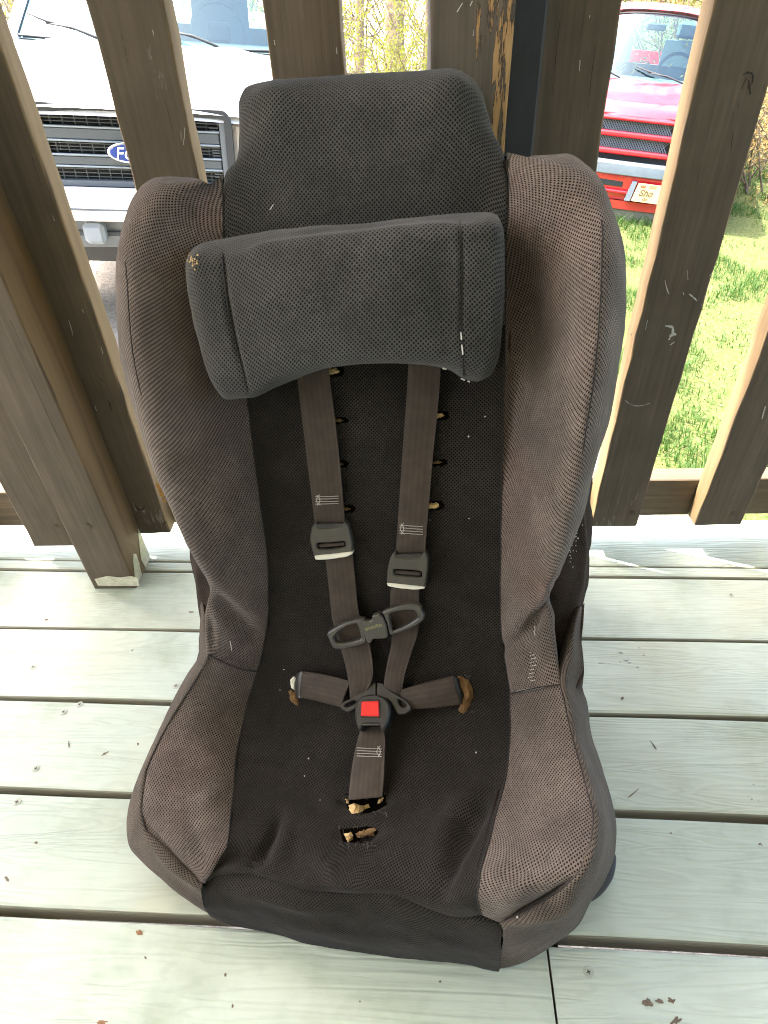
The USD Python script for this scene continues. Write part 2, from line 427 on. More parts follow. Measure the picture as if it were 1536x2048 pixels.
M['rail_wood'] = timber('rail_wood', (0.092, 0.070, 0.047), (0.078, 0.059, 0.039), (0.108, 0.083, 0.057), 2, scuff=0.5, side=(0.19, 0.130, 0.064))
M['rail_wood_x'] = timber('rail_wood_x', (0.12, 0.092, 0.062), (0.08, 0.06, 0.04), (0.16, 0.12, 0.08), 0)
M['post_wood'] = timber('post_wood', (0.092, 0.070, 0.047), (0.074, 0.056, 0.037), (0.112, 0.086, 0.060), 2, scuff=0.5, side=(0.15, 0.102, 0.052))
M['post_peel'] = timber('post_peel', (0.092, 0.073, 0.052), (0.07, 0.055, 0.04), (0.118, 0.095, 0.069), 2, peel=(-0.01, 0.078), scuff=0.4)
M['pale_side'] = timber('pale_side', (0.24, 0.18, 0.10), (0.15, 0.11, 0.065), (0.32, 0.25, 0.15), 2)
M['splat_white'] = plain('splat_white', (0.42, 0.41, 0.37), 0.8)
M['paint_drip'] = plain('paint_drip', (0.45, 0.44, 0.32), 0.6, noise=0.25, scale=90, bump=0.001)
M['bare_orange'] = plain('bare_orange', (0.40, 0.20, 0.05), 0.8, noise=0.3, scale=120)
M['dark_strip'] = plain('dark_strip', (0.020, 0.022, 0.026), 0.7, noise=0.2, scale=90, bump=0.0005)
M['screw'] = plain('screw', (0.48, 0.51, 0.42), 0.6, noise=0.2, scale=300)
M['screw_dark'] = plain('screw_dark', (0.055, 0.045, 0.035), 0.5)
M['soffit'] = plain('soffit', (0.50, 0.475, 0.42), 0.7)
M['siding'] = plain('siding', (0.30, 0.27, 0.21), 0.6)

# ------------------------------------------------------------------ ground
def ground_z(x, y):
    x, y = np.asarray(x, float), np.asarray(y, float)
    z = -0.76 + 0.075 * (np.clip(y, -2, 40) - 3.4) - 0.09 * (np.clip(x, -6, 6) + 1.6)
    z = z + 0.05 * np.sin(0.7 * x + 0.3 * y) * np.clip((y - 8) / 6, 0, 1)
    return z + 0.02 * (meshkit.noise(np.stack([x * 1.3, y * 1.3, 0 * x], -1), 3) - 0.5)


gx = np.r_[np.linspace(-90, -7, 24), np.linspace(-6.5, 8, 88), np.linspace(9, 90, 24)]
gy = np.r_[np.linspace(-40, -2, 10), np.linspace(-1.5, 14, 92), np.linspace(15, 130, 28)]
X, Y = np.meshgrid(gx, gy)
GV = np.stack([X, Y, ground_z(X, Y)], -1).reshape(-1, 3)
ground_mat = mat('ground', {
    'g': ('geometry', {}), 'sx': ('separate_xyz', {}),
    'nz': ('noise_texture', {'scale': 1.6, 'detail': 5.0, 'roughness': 0.65}),
    'edge': ('math', {'math_type': 'multiply_add', 'value2': -1.0, 'value3': 0.75}),        # gravel where x < edge
    'wob': ('math', {'math_type': 'multiply_add', 'value2': 1.3}),
    'far': ('map_range', {'from_min': 2.3, 'from_max': 4.2, 'to_min': 0.35, 'to_max': -0.9, 'clamp': True}),
    'ed2': ('math', {'math_type': 'add'}),
    'mask': ('map_range', {'from_min': 0.35, 'from_max': 0.75, 'to_min': 0.0, 'to_max': 1.0, 'clamp': True}),
    'fine': ('noise_texture', {'scale': 42.0, 'detail': 6.0, 'roughness': 0.75}),
    'grv': ('rgb_ramp', {'ramp': [(0.3, (0.20, 0.175, 0.14)), (0.5, (0.36, 0.33, 0.28)), (0.7, (0.50, 0.47, 0.41))]}),
    'soil': ('rgb_ramp', {'ramp': [(0.3, (0.035, 0.050, 0.012)), (0.48, (0.075, 0.100, 0.028)), (0.6, (0.14, 0.135, 0.055)), (0.75, (0.30, 0.26, 0.16))]}),
    'mx': ('mix_color', {}), 'b': ('bump', {'strength': 0.8, 'distance': 0.02}),
    'p': ('principled_bsdf', {'roughness': 0.95, 'specular_ior_level': 0.15})},
    [('g.position', 'sx.vector'), ('g.position', 'nz.vector'), ('g.position', 'fine.vector'), ('sx.x', 'edge.value1'), ('nz.fac', 'wob.value1'), ('edge.value', 'wob.value3'),
     ('sx.y', 'far.value'), ('wob.value', 'ed2.value1'), ('far.result', 'ed2.value2'), ('ed2.value', 'mask.value'), ('fine.fac', 'grv.fac'), ('fine.fac', 'soil.fac'),
     ('mask.result', 'mx.fac'), ('soil.color', 'mx.a'), ('grv.color', 'mx.b'), ('mx.result', 'p.base_color'), ('fine.fac', 'b.height'), ('b.normal', 'p.normal')])
single('ground', (GV, grid_faces(len(gy), len(gx))), ground_mat, smooth=True, kind='structure')

# ------------------------------------------------------------------ porch: deck, house wall and roof
GAPS = [0.985, 0.815, 0.669, 0.524, 0.378, 0.233, 0.087, -0.060, -0.206, -0.352]
deck = Thing('deck', 'pale green-grey painted plank deck under the car seat', None, kind='structure')
deck_mats = [deck_paint(f'deck_paint_{k}', k + 1, t) for k, t in enumerate((1.0, 0.97, 1.02, 0.99, 0.95, 1.0))]


def plank(y0, y1, x0, x1, k, ztop=0.0, tilt=0.0):
    n = 40
    t = np.linspace(x0, x1, n)
    wv = 0.0008 * np.sin(t * 5 + k * 2.1) + 0.0006 * np.sin(t * 13 + k)
    c = 0.0045
    prof = [(y0, ztop - 0.036), (y0, ztop - c), (y0 + 0.29 * c, ztop - 0.29 * c), (y0 + c, ztop), (y1 - c, ztop), (y1 - 0.29 * c, ztop - 0.29 * c), (y1, ztop - c), (y1, ztop - 0.036)]
    V = np.array([[(x, y + wv[i], z) for (y, z) in prof] for i, x in enumerate(t)]).reshape(-1, 3)
    m_ = len(prof)
    F = []
    for i in range(n - 1):
        for j in range(m_):
            j2 = (j + 1) % m_
            F.append((i * m_ + j, i * m_ + j2, (i + 1) * m_ + j2, (i + 1) * m_ + j))
    F = np.array(F)[:, ::-1]
    tri = np.vstack([F[:, [0, 1, 2]], F[:, [0, 2, 3]]])
    caps = [(0, j, j + 1) for j in range(1, m_ - 1)] + [((n - 1) * m_, (n - 1) * m_ + j + 1, (n - 1) * m_ + j) for j in range(1, m_ - 1)]
    tri = np.vstack([tri, np.array(caps)])
    tm = trimesh.Trimesh(V, tri, process=False)
    tm.fix_normals()
    return tm


planks = []
for k in range(len(GAPS) - 1):
    y1, y0 = GAPS[k], GAPS[k + 1]
    g = [0.004, 0.0045, 0.006, 0.007, 0.009, 0.0115, 0.010, 0.008, 0.008][k]
    mt = deck_mats[k % 6]
    if k == 0:
        planks.append(deck.part('plank', plank(0.8435, y1, -2.6, 2.6, k), mt))
        planks.append(deck.part('plank', plank(y0 + 0.002, 0.8415, -2.6, 2.6, k), mt))
    elif k == 5:          # two lengths butt here
        planks.append(deck.part('plank', plank(y0 + g / 2, y1 - g / 2, -2.6, 0.1385, k), deck_mats[5]))
        planks.append(deck.part('plank', plank(y0 + g / 2, y1 - g / 2, 0.1410, 2.6, k), deck_mats[3]))
    else:
        planks.append(deck.part('plank', plank(y0 + g / 2, y1 - g / 2, -2.6, 2.6, k), mt))
# joists and what lies between them below the planks
wood_under = timber('joist_wood', (0.06, 0.046, 0.03), (0.03, 0.024, 0.016), (0.10, 0.075, 0.05), 1)
for jx in (-2.2, -1.79, -1.39, -0.98, -0.57, -0.165, 0.14, 0.55, 0.96, 1.36, 1.77, 2.18):
    deck.part('joist', box(jx - 0.019, jx + 0.019, -0.35, 0.94, -0.22, -0.0365), wood_under)
deck.part('rim_joist', box(-2.6, 2.6, 0.941, 0.979, -0.22, -0.0365), M['rail_wood_x'])


def screw_head(p, r=0.0046, parent=None, mat_=None, phi=0.3):
    c = trimesh.creation.cylinder(radius=r, height=0.0012, sections=20)
    ring = trimesh.creation.torus(r * 1.18, r * 0.22, major_sections=22, minor_sections=6)
    ring.apply_scale((1, 1, 0.5))
    a = box(-r * 0.6, r * 0.6, -r * 0.13, r * 0.13, 0.0007, 0.0010)
    b = box(-r * 0.13, r * 0.13, -r * 0.6, r * 0.6, 0.0008, 0.0011)
    return cat(c, ring), cat(a, b)


def add_screw(thing, parent, p, normal=(0, 0, 1), r=0.0046, head=None, slot=None, phi=0.3):
    h, s = screw_head(p, r)
    z = np.asarray(normal, float)
    R = trimesh.geometry.align_vectors([0, 0, 1], z) @ trimesh.transformations.rotation_matrix(phi, [0, 0, 1])
    for nm, mm, mt in (('screw', h, head or M['screw']), ('screw_slot', s, slot or M['screw_dark'])):
        v, f = raw(mm)
        v = v @ R[:3, :3].T + np.asarray(p)
        thing.part(nm, (v, f), mt, smooth=40, parent=parent, world=True)


for (px, py, pl) in ((402, 1276, 3), (352, 1372, 3), (66, 1334, 3), (127, 1424, 4), (159, 1409, 4), (72, 1537, 4), (34, 1604, 5), (1177, 1944, 7), (424, 1237, 2), (1462, 1190, 2)):
    p = atz(px, py, 0.0003)
    add_screw(deck, planks[pl], p, r=0.0040, phi=px * 0.37)

# small litter: chips of bare wood where the paint has gone
wood_chip = plain('paint_chip', (0.17, 0.13, 0.09), 0.9, noise=0.4, scale=200)
wood_chip2 = plain('paint_chip_red', (0.30, 0.16, 0.08), 0.9, noise=0.3, scale=200)


def blob(px, py, w, h, z, seed, rot=0.0):
    r = np.random.default_rng(seed)
    n = 18
    th = np.arange(n) / n * 2 * np.pi
    rad = 1 + 0.35 * r.normal(size=n)
    rad = np.clip((rad + np.roll(rad, 1)) / 2, 0.35, 1.7)
    c, s = math.cos(rot), math.sin(rot)
    q = [(px + (w * a * math.cos(t) * c - h * a * math.sin(t) * s), py + (w * a * math.cos(t) * s + h * a * math.sin(t) * c)) for t, a in zip(th, rad)]
    V = [atz(px, py, z)] + [atz(a, b, z - 0.0002) for a, b in q]
    F = [(0, 1 + (i + 1) % n, 1 + i) for i in range(n)]
    return np.array(V), np.array(F)


for i, (px, py, w, h, red, pl, rot) in enumerate([(280, 1865, 6, 5, 1, 6, 0), (205, 2044, 9, 5, 1, 6, 0), (291, 1915, 2, 3, 0, 6, 0), (450, 1950, 3, 4, 0, 6, 0), (465, 2012, 2, 4, 0, 6, 0),
                                               (1296, 2004, 9, 8, 0, 7, 0), (1318, 2002, 9, 4, 0, 7, 0.3), (1344, 2001, 8, 5, 0, 7, 0.2), (1352, 2042, 9, 5, 0, 7, -0.5),
                                               (1265, 1588, 14, 1.2, 0, 4, -0.7), (1307, 1490, 1.2, 12, 0, 4, -0.6), (1245, 1396, 3, 3, 0, 3, 0), (1342, 1666, 2, 2, 0, 5, 0),
                                               (1521, 1688, 4, 2, 0, 5, 0.5), (138, 1488, 2, 6, 0, 4, 0), (72, 1685, 4, 3, 0, 5, 0), (276, 1488, 2, 3, 0, 4, 0), (14, 1758, 7, 3, 0, 5, 0.9),
                                               (210, 1507, 8, 2, 0, 4, -0.5), (93, 1239, 4, 2, 0, 2, 0), (382, 1224, 5, 1.5, 0, 2, 0), (265, 1300, 3, 1, 0, 3, -0.7), (720, 2003, 2, 2, 0, 6, 0), (880, 1963, 3, 2, 0, 6, 0)]):
    deck.part('bare_chip', blob(px, py, w, h, 0.0007, 100 + i, rot), wood_chip2 if red else wood_chip, parent=planks[pl], world=True)

# roof and wall that shade the porch
ROOF_Y, ROOF_Z = 1.27, 2.42
single('porch_roof', cat(box(-3.6, 3.6, -2.2, ROOF_Y, ROOF_Z, ROOF_Z + 0.12), box(-3.6, 3.6, ROOF_Y + 0.002, ROOF_Y + 0.03, ROOF_Z - 0.06, ROOF_Z + 0.16)), M['soffit'], kind='structure',
       label='cream porch roof over the deck', category='roof')
single('house_wall', cat(*[box(-3.6, 3.6, -2.3 + 0.004 * (i % 2), -2.2, -1.4 + i * 0.2, -1.4 + (i + 1) * 0.2 - 0.004, 0.002) for i in range(19)]), M['siding'], kind='structure',
       label='tan siding wall behind the viewer', category='wall')
deck.part('plank', box(-2.6, 2.6, -2.19, GAPS[-1] - 0.004, -0.036, -0.0005), deck_mats[2])

# ------------------------------------------------------------------ railing
def rail_y(x, y0=0.868):
    return y0 + 0.035 * x


railing = Thing('railing', 'weathered brown timber porch railing of upright slats behind the car seat', 'railing', base=(0, 0.87, 0))


def upright(cx, w, d, z0, z1, yfront, seed, c=0.0022):
    """A sawn upright: slightly bowed faces, worn arrises."""
    r = np.random.default_rng(seed)
    n = 26
    z = np.linspace(z0, z1, n)
    ox = 0.0009 * np.sin(z * 6 + seed) + 0.0004 * r.normal(size=n)
    prof = [(-w / 2 + c, 0), (w / 2 - c, 0), (w / 2, c), (w / 2, d - c), (w / 2 - c, d), (-w / 2 + c, d), (-w / 2, d - c), (-w / 2, c)]
    k = 0.035
    V = []
    for i in range(n):
        for (a, b) in prof:
            wob = 0.0005 * r.normal()
            V.append((cx + a + ox[i] + wob - b * k, yfront + b + a * k + 0.0003 * r.normal(), z[i]))
    m_ = len(prof)
    F = []
    for i in range(n - 1):
        for j in range(m_):
            j2 = (j + 1) % m_
            F += [(i * m_ + j, i * m_ + j2, (i + 1) * m_ + j2), (i * m_ + j, (i + 1) * m_ + j2, (i + 1) * m_ + j)]
    for b, s in ((0, 1), ((n - 1) * m_, 1)):
        F += [(b, b + j, b + j + 1) for j in range(1, m_ - 1)]
    tm = trimesh.Trimesh(np.array(V), np.array(F), process=False)
    tm.fix_normals()
    return tm


BAL = {'A': (-0.535, 0.069), 'H': (-0.733, 0.04), 'I': (-0.93, 0.045), 'B': (-0.336, 0.07), 'C': (-0.1405, 0.07), 'E': (0.1695, 0.07), 'F': (0.3545, 0.068), 'G': (0.5455, 0.067), 'J': (0.738, 0.067), 'K': (0.93, 0.067),
       'L': (-1.12, 0.06), 'N': (-1.31, 0.06), 'O': (1.12, 0.06), 'P': (1.31, 0.06)}
bal = {}
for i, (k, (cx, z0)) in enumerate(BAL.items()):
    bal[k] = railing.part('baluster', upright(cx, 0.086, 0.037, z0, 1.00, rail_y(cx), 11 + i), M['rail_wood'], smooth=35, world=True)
pst = {}
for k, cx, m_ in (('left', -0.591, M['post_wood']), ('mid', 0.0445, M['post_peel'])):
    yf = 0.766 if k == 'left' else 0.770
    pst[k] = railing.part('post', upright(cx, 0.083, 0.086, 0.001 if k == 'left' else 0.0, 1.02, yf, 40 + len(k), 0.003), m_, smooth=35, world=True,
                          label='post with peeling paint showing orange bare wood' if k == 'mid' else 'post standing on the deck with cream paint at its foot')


def beam(x0, x1, z0, z1, yf, d, mt, name):
    n = 30
    t = np.linspace(x0, x1, n)
    c = 0.002
    prof = [(0, z0 + c), (c, z0), (d - c, z0), (d, z0 + c), (d, z1 - c), (d - c, z1), (c, z1), (0, z1 - c)]
    V = np.array([[(x, yf + 0.035 * x + a, z + 0.0008 * math.sin(x * 7)) for (a, z) in prof] for x in t]).reshape(-1, 3)
    F = []
    for i in range(n - 1):
        for j in range(8):
            j2 = (j + 1) % 8
            F += [(i * 8 + j, i * 8 + j2, (i + 1) * 8 + j2), (i * 8 + j, (i + 1) * 8 + j2, (i + 1) * 8 + j)]
    tm = trimesh.Trimesh(V, np.array(F), process=False)
    tm.fix_normals()
    return railing.part(name, tm, mt, smooth=35, world=True)


beam(-2.5, 2.5, 0.060, 0.145, 0.9065, 0.038, M['rail_wood_x'], 'bottom_rail')
beam(-2.5, 2.5, 0.915, 1.000, 0.9065, 0.038, M['rail_wood_x'], 'top_rail')
beam(-2.5, 2.5, 1.021, 1.058, 0.80, 0.14, M['rail_wood_x'], 'hand_rail')
# dark upright in the gap between the peeling post and the next slat
railing.part('dark_upright', box(0.089, 0.126, 0.832, 0.868, 0.01, 1.0, 0.003), M['dark_strip'], world=True)
for (k, px, py) in (('F', 1209, 1020), ('F', 1266, 1026), ('G', 1413, 1024), ('G', 1468, 1028), ('H', 112, 1053)):
    cx = BAL[k][0]
    p = at(px, py, rail_y(cx) - 0.001 + 0.035 * 0.02)
    add_screw(railing, bal[k], p, normal=(0, -1, 0), r=0.0042, head=M['rail_wood'], slot=M['screw_dark'])
p = at(175, 1052, 0.7655); add_screw(railing, pst['left'], p, normal=(0, -1, 0), r=0.0045, head=M['rail_wood'])


def smear(points, w, Yf, seed, jit=0.35):
    """A flat irregular mark on a front face: ribbon of uneven width through photo points."""
    r = np.random.default_rng(seed)
    P = np.array([at(a, b, Yf) for a, b in points])
    n = len(P)
    if n > 2:
        P = resample(P, n * 4)
    t = np.gradient(P, axis=0); t /= np.linalg.norm(t, axis=1, keepdims=True) + 1e-9
    s = np.cross(t, [0, -1, 0]); s /= np.linalg.norm(s, axis=1, keepdims=True) + 1e-9
    ww = w * (np.clip(1 + jit * r.normal(size=len(P)), 0.3, 2)) * np.sin(np.linspace(0.25, np.pi - 0.25, len(P))) ** 0.5
    a, b = P + s * ww[:, None] / 2, P - s * ww[:, None] / 2
    G = np.stack([a, b], 1)
    return gmesh(G)


# bird droppings and scuffs on the slats, cream paint slopped on the left post
for i, (k, pts, w) in enumerate([('F', [(1330, 652), (1345, 655), (1344, 672)], 0.004), ('F', [(1338, 680), (1347, 668), (1352, 670)], 0.006), ('F', [(1340, 690), (1349, 684)], 0.003),
                                 ('F', [(1375, 540), (1376, 560)], 0.0012), ('F', [(1330, 560), (1333, 575), (1338, 588)], 0.0012), ('F', [(1378, 588), (1386, 594), (1394, 602)], 0.002), ('F', [(1366, 584), (1368, 590)], 0.002),
                                 ('F', [(1425, 545), (1419, 552)], 0.002), ('F', [(1295, 640), (1291, 660)], 0.001), ('F', [(1250, 800), (1275, 812), (1300, 806)], 0.0012), ('F', [(1263, 668), (1262, 671)], 0.002),
                                 ('G', [(1531, 812), (1526, 830), (1524, 838)], 0.0018), ('A', [(165, 618), (167, 626)], 0.0014), ('A', [(202, 694), (206, 708)], 0.0014), ('A', [(137, 640), (142, 655), (146, 672)], 0.001),
                                 ('A', [(190, 812), (193, 822)], 0.0014), ('A', [(105, 430), (109, 442)], 0.0012), ('A', [(118, 275), (122, 300)], 0.0010), ('B', [(370, 255), (367, 290)], 0.0009), ('B', [(305, 60), (308, 72)], 0.0012),
                                 ('E', [(1160, 120), (1159, 142)], 0.0012), ('E', [(1180, 30), (1179, 36)], 0.0014), ('C', [(673, 95), (674, 108)], 0.0012), ('C', [(548, 80), (550, 90)], 0.0012)]):
    Yf = rail_y(at(*pts[0], 0.87)[0]) - 0.0012
    railing.part('smear', smear(pts, w, Yf, 300 + i), M['splat_white'], parent=bal[k], world=True)
for i, pts in enumerate([[(925, 6), (914, 24)], [(945, 2), (940, 12)], [(882, 20), (884, 40)], [(896, 52), (897, 58)], [(948, 60), (946, 72)]]):
    railing.part('smear', smear(pts, 0.0016, 0.7695, 350 + i), M['splat_white'], parent=pst['mid'], world=True)
M['crack'] = plain('crack', (0.018, 0.013, 0.009), 0.9)
for i, (k, pts, w) in enumerate([('F', [(1486, 150), (1498, 145), (1506, 152), (1504, 166), (1494, 174)], 0.0022), ('F', [(1497, 160), (1499, 176), (1501, 190)], 0.0018), ('F', [(1494, 156), (1488, 166), (1484, 178)], 0.0014),
                                 ('F', [(1478, 205), (1474, 222)], 0.0012), ('F', [(1467, 260), (1464, 280), (1462, 300)], 0.0008), ('F', [(1400, 330), (1396, 350), (1393, 372)], 0.0007), ('F', [(1354, 470), (1349, 500)], 0.0006),
                                 ('G', [(1455, 895), (1448, 905)], 0.0026), ('G', [(1440, 960), (1430, 990)], 0.0008), ('A', [(200, 755), (206, 764)], 0.0020), ('A', [(217, 800), (222, 816), (224, 822)], 0.0022), ('A', [(222, 806), (216, 812)], 0.0012),
                                 ('A', [(60, 300), (72, 340), (83, 372)], 0.0006), ('A', [(270, 1010), (280, 1020), (290, 1012)], 0.003), ('A', [(325, 1048), (333, 1044)], 0.004), ('B', [(236, 40), (248, 90), (257, 130)], 0.0006), ('B', [(330, 200), (346, 262)], 0.0006),
                                 ('C', [(560, 20), (566, 80)], 0.0006), ('C', [(640, 60), (645, 120)], 0.0005), ('E', [(1120, 40), (1112, 110), (1104, 190)], 0.0006), ('E', [(1190, 90), (1183, 150), (1174, 220)], 0.0006), ('E', [(1140, 200), (1136, 240)], 0.0005)]):
    Yf = rail_y(at(*pts[0], 0.87)[0]) - 0.0010
    railing.part('crack', smear(pts, w, Yf, 500 + i), M['crack'], parent=bal[k], world=True)
for i, pts in enumerate([[(236, 1100), (243, 1130), (246, 1150)], [(226, 1156), (232, 1164)], [(140, 960), (160, 1010)], [(60, 750), (100, 840), (130, 900)], [(20, 640), (48, 700)]]):
    railing.part('crack', smear(pts, 0.0009 if i else 0.0007, 0.7640, 530 + i), M['crack'], parent=pst['left'], world=True)
# foot of the left post: a band of old deck paint, a smear up its side
yl = 0.7645
foot = [at(a, b, yl) for a, b in ((189, 1158), (215, 1152), (240, 1155), (262, 1152), (275, 1156))]
bot = [at(a, b, yl) for a, b in ((196, 1171), (218, 1172), (240, 1172), (262, 1172), (279, 1172))]
railing.part('paint_band', gmesh(np.stack([np.array(foot), np.array(bot)], 1)), M['paint_drip'], parent=pst['left'], world=True)
sx_ = -0.5475


def side_pt(y, z):
    return np.array([-0.591 + 0.0415 - (y - 0.766) * 0.035 + 0.0018, y, z])


ring = [(0.772, 0.004), (0.772, 0.018), (0.790, 0.05), (0.800, 0.060), (0.808, 0.052), (0.806, 0.030), (0.800, 0.012), (0.80, 0.004)]
V = np.array([side_pt(a, b) for a, b in ring] + [side_pt(0.79, 0.025)])
railing.part('paint_band', (V, np.array([(8, i, (i + 1) % 8) for i in range(8)])), M['paint_drip'], parent=pst['left'], world=True)
ring = [(0.82, 0.003), (0.816, 0.03), (0.845, 0.085), (0.850, 0.07), (0.847, 0.02), (0.848, 0.003)]
V = np.array([side_pt(a, b) for a, b in ring] + [side_pt(0.83, 0.03)])
railing.part('paint_band', (V, np.array([(6, i, (i + 1) % 6) for i in range(6)])), M['paint_drip'], parent=pst['left'], world=True)
railing.part('bare_patch', smear([(314, 965), (322, 985), (329, 1005)], 0.0075, rail_y(-0.5) - 0.0012, 77), M['bare_orange'], parent=bal['A'], world=True)

# ------------------------------------------------------------------ the car seat
SEAT_BASE = np.array([-0.06, 0.40, 0.0])
seat = Thing('car_seat', 'worn black and brown-grey mesh child car seat standing on the deck', 'car seat', base=SEAT_BASE)
_yb = PchipInterpolator([60, 150, 300, 430, 600, 740, 900, 1050, 1200, 1300, 1400, 1500, 1620, 1700, 1760, 1800, 1850, 1905, 2000],
                        [.682, .67, .65, .63, .60, .575, .545, .515, .482, .458, .423, .368, .302, .258, .232, .222, .214, .2105, .205])


def cp(px, py, lift=0.0):
    """A point of the seat's face as seen at that place of the photograph, raised by lift metres off the padding towards the viewer."""
    P = at(px, py, float(_yb(py)) - 0.00006 * (px - 740))
    d = EYE - P
    return P + d / np.linalg.norm(d) * lift


def C(pts, dl=0.0):
    return [cp(a[0], a[1], (a[2] if len(a) > 2 else 0.0) + dl) for a in pts]


def crease(G, line, depth, width, kind='valley', taper=True):
    """Pushes a fold into the cloth along a line given in the photograph."""
    Q = to_px(G.reshape(-1, 3))
    L = np.asarray(line, float)
    best = np.full(len(Q), 1e9); tt = np.zeros(len(Q))
    seg = np.r_[0, np.cumsum(np.linalg.norm(np.diff(L, axis=0), axis=1))]
    for k in range(len(L) - 1):
        a, b = L[k], L[k + 1]
        ab = b - a
        t = np.clip(((Q - a) @ ab) / (ab @ ab), 0, 1)
        d = np.linalg.norm(Q - (a + t[:, None] * ab), axis=1)
        w = d < best
        best[w] = d[w]; tt[w] = (seg[k] + t[w] * (seg[k + 1] - seg[k])) / seg[-1]
    amp = depth * np.exp(-(best / width) ** 2)
    if taper:
        amp *= np.sin(np.clip(tt, 0.04, 0.96) * np.pi) ** 0.6
    N = normals(G).reshape(-1, 3)
    return (G.reshape(-1, 3) + N * amp[:, None] * (-1 if kind == 'valley' else 1)).reshape(G.shape)


def rumple(G, amp, scale, seed):
    n = meshkit.fbm(G * scale, 3, seed) - 0.5
    return G + normals(G) * (amp * 2 * n)[..., None]


def cloth_part(name, G, mt, parent=None, label=None):
    if G.shape[0] >= 44 and G.shape[1] >= 40:
        G += normals(G) * (0.0011 * (meshkit.fbm(G * 38, 3, 91) - .5) * 2)[..., None]
    return seat.part(name, gmesh(G), mt, smooth=True, uv=grid_uv(G), world=True, parent=parent, label=label)


# seam curves shared by neighbouring panels
L4 = [(447, 400, .004), (448, 470, .004), (458, 565, .002), (478, 670, 0), (495, 799, 0), (510, 920, 0), (525, 1039, 0), (535, 1127, 0), (537, 1195, 0), (534, 1265, 0), (514, 1343, .002)]
R4 = [(1015, 320, .004), (1014, 378, .004), (1012, 434, .004), (1010, 545, 0), (1010, 650, 0), (1008, 750, 0), (1005, 850, 0), (1003, 945, 0), (1001, 1045, 0), (1000, 1140, 0), (1001, 1225, 0), (1008, 1310, 0), (1020, 1388, .002)]
T3L = [(514, 1343, .002), (493, 1416, .006), (473, 1506, .012), (466, 1592, .016), (461, 1631, .02), (454, 1689, .024), (430, 1728, .022), (411, 1763, .016)]
T3R = [(1020, 1388, .002), (1021, 1440, .006), (1013, 1545, .012), (995, 1615, .016), (976, 1689, .02), (960, 1748, .024), (955, 1792, .024), (966, 1830, .018)]

# left wing: rim, edge, seam, valley, inner seam
WL = [
    [(398, 372, -.03), (330, 376, -.03), (290, 400, -.03), (258, 450, -.03), (246, 520, -.03), (246, 600, -.03), (252, 690, -.03), (280, 803, -.03), (325, 931, -.03), (370, 1036, -.03), (412, 1125, -.03), (440, 1205, -.02), (440, 1262, -.02), (430, 1300, -.01)],
    [(385, 357, .0), (325, 358, .002), (290, 373, .006), (255, 425, .015), (233, 510, .03), (231, 600, .04), (237, 690, .05), (262, 803, .06), (306, 931, .065), (351, 1036, .065), (393, 1125, .06), (416, 1168, .05), (412, 1205, .042), (407, 1245, .038), (409, 1280, .038), (413, 1307, .04)],
    [(400, 361, .016), (345, 366, .026), (310, 385, .036), (272, 440, .048), (252, 510, .062), (256, 590, .074), (264, 690, .085), (285, 800, .095), (318, 925, .095), (358, 1030, .09), (400, 1122, .08), (428, 1170, .066), (426, 1205, .052), (419, 1250, .047), (418, 1309, .046)],
    [(418, 366, .018), (385, 376, .024), (362, 400, .030), (345, 450, .036), (343, 520, .042), (350, 600, .047), (368, 690, .053), (390, 800, .058), (418, 925, .058), (450, 1030, .052), (478, 1120, .042), (495, 1200, .032), (478, 1265, .03), (450, 1328, .034)],
    [(444, 348, .0)] + [(446, 372, .004)] + L4]
GL = loft([C(c) for c in WL], 150, 84)
GL = crease(GL, [(428, 1190), (455, 1225), (480, 1250), (530, 1290)], .010, 16)
GL = crease(GL, [(415, 1230), (425, 1300)], .006, 9)
GL = crease(GL, [(300, 860), (380, 900), (470, 905)], .0018, 30)
GL = crease(GL, [(265, 560), (320, 640), (380, 740)], .002, 34)
GL = rumple(GL, .0022, 13, 4)
wing_l = cloth_part('side_wing', GL, M['cloth_grey'])
WR = [
    [(1015, 304, .0)] + R4,
    [(1040, 309, .004), (1050, 330, .018), (1075, 360, .028), (1098, 410, .034), (1108, 470, .036), (1108, 555, .034), (1104, 640, .036), (1098, 750, .042), (1090, 850, .05), (1083, 935, .054), (1072, 1045, .054), (1057, 1140, .046), (1048, 1225, .034), (1054, 1300, .032), (1072, 1375, .036)],
    [(1056, 311, .010), (1118, 326, .026), (1165, 352, .036), (1196, 410, .05), (1205, 471, .066), (1203, 564, .078), (1199, 638, .088), (1190, 740, .096), (1174, 845, .098), (1160, 935, .094), (1136, 1045, .086), (1110, 1140, .07), (1096, 1188, .056), (1093, 1240, .044), (1104, 1300, .042), (1120, 1369, .048)],
    [(1062, 309, .0), (1127, 311, .004), (1186, 345, .01), (1218, 405, .018), (1240, 480, .032), (1244, 560, .042), (1240, 640, .05), (1227, 750, .06), (1210, 850, .064), (1188, 932, .064), (1160, 1045, .06), (1122, 1146, .05), (1110, 1188, .042), (1107, 1240, .036), (1114, 1300, .036), (1124, 1367, .04)],
    [(1062, 325, -.03), (1120, 330, -.03), (1175, 362, -.03), (1205, 420, -.03), (1226, 490, -.03), (1229, 570, -.03), (1223, 650, -.03), (1206, 755, -.03), (1186, 855, -.03), (1162, 940, -.03), (1132, 1050, -.03), (1095, 1150, -.03), (1088, 1195, -.02), (1086, 1245, -.02), (1096, 1300, -.015), (1110, 1360, -.01)]]
GR = loft([C(c) for c in WR], 150, 84)
GR = crease(GR, [(1118, 1168), (1094, 1214), (1066, 1252), (1015, 1294)], .013, 12)
GR = crease(GR, [(1098, 1160), (1078, 1200), (1052, 1232)], .004, 12, 'ridge')
GR = crease(GR, [(1078, 1150), (1062, 1260), (1068, 1370)], .004, 16)
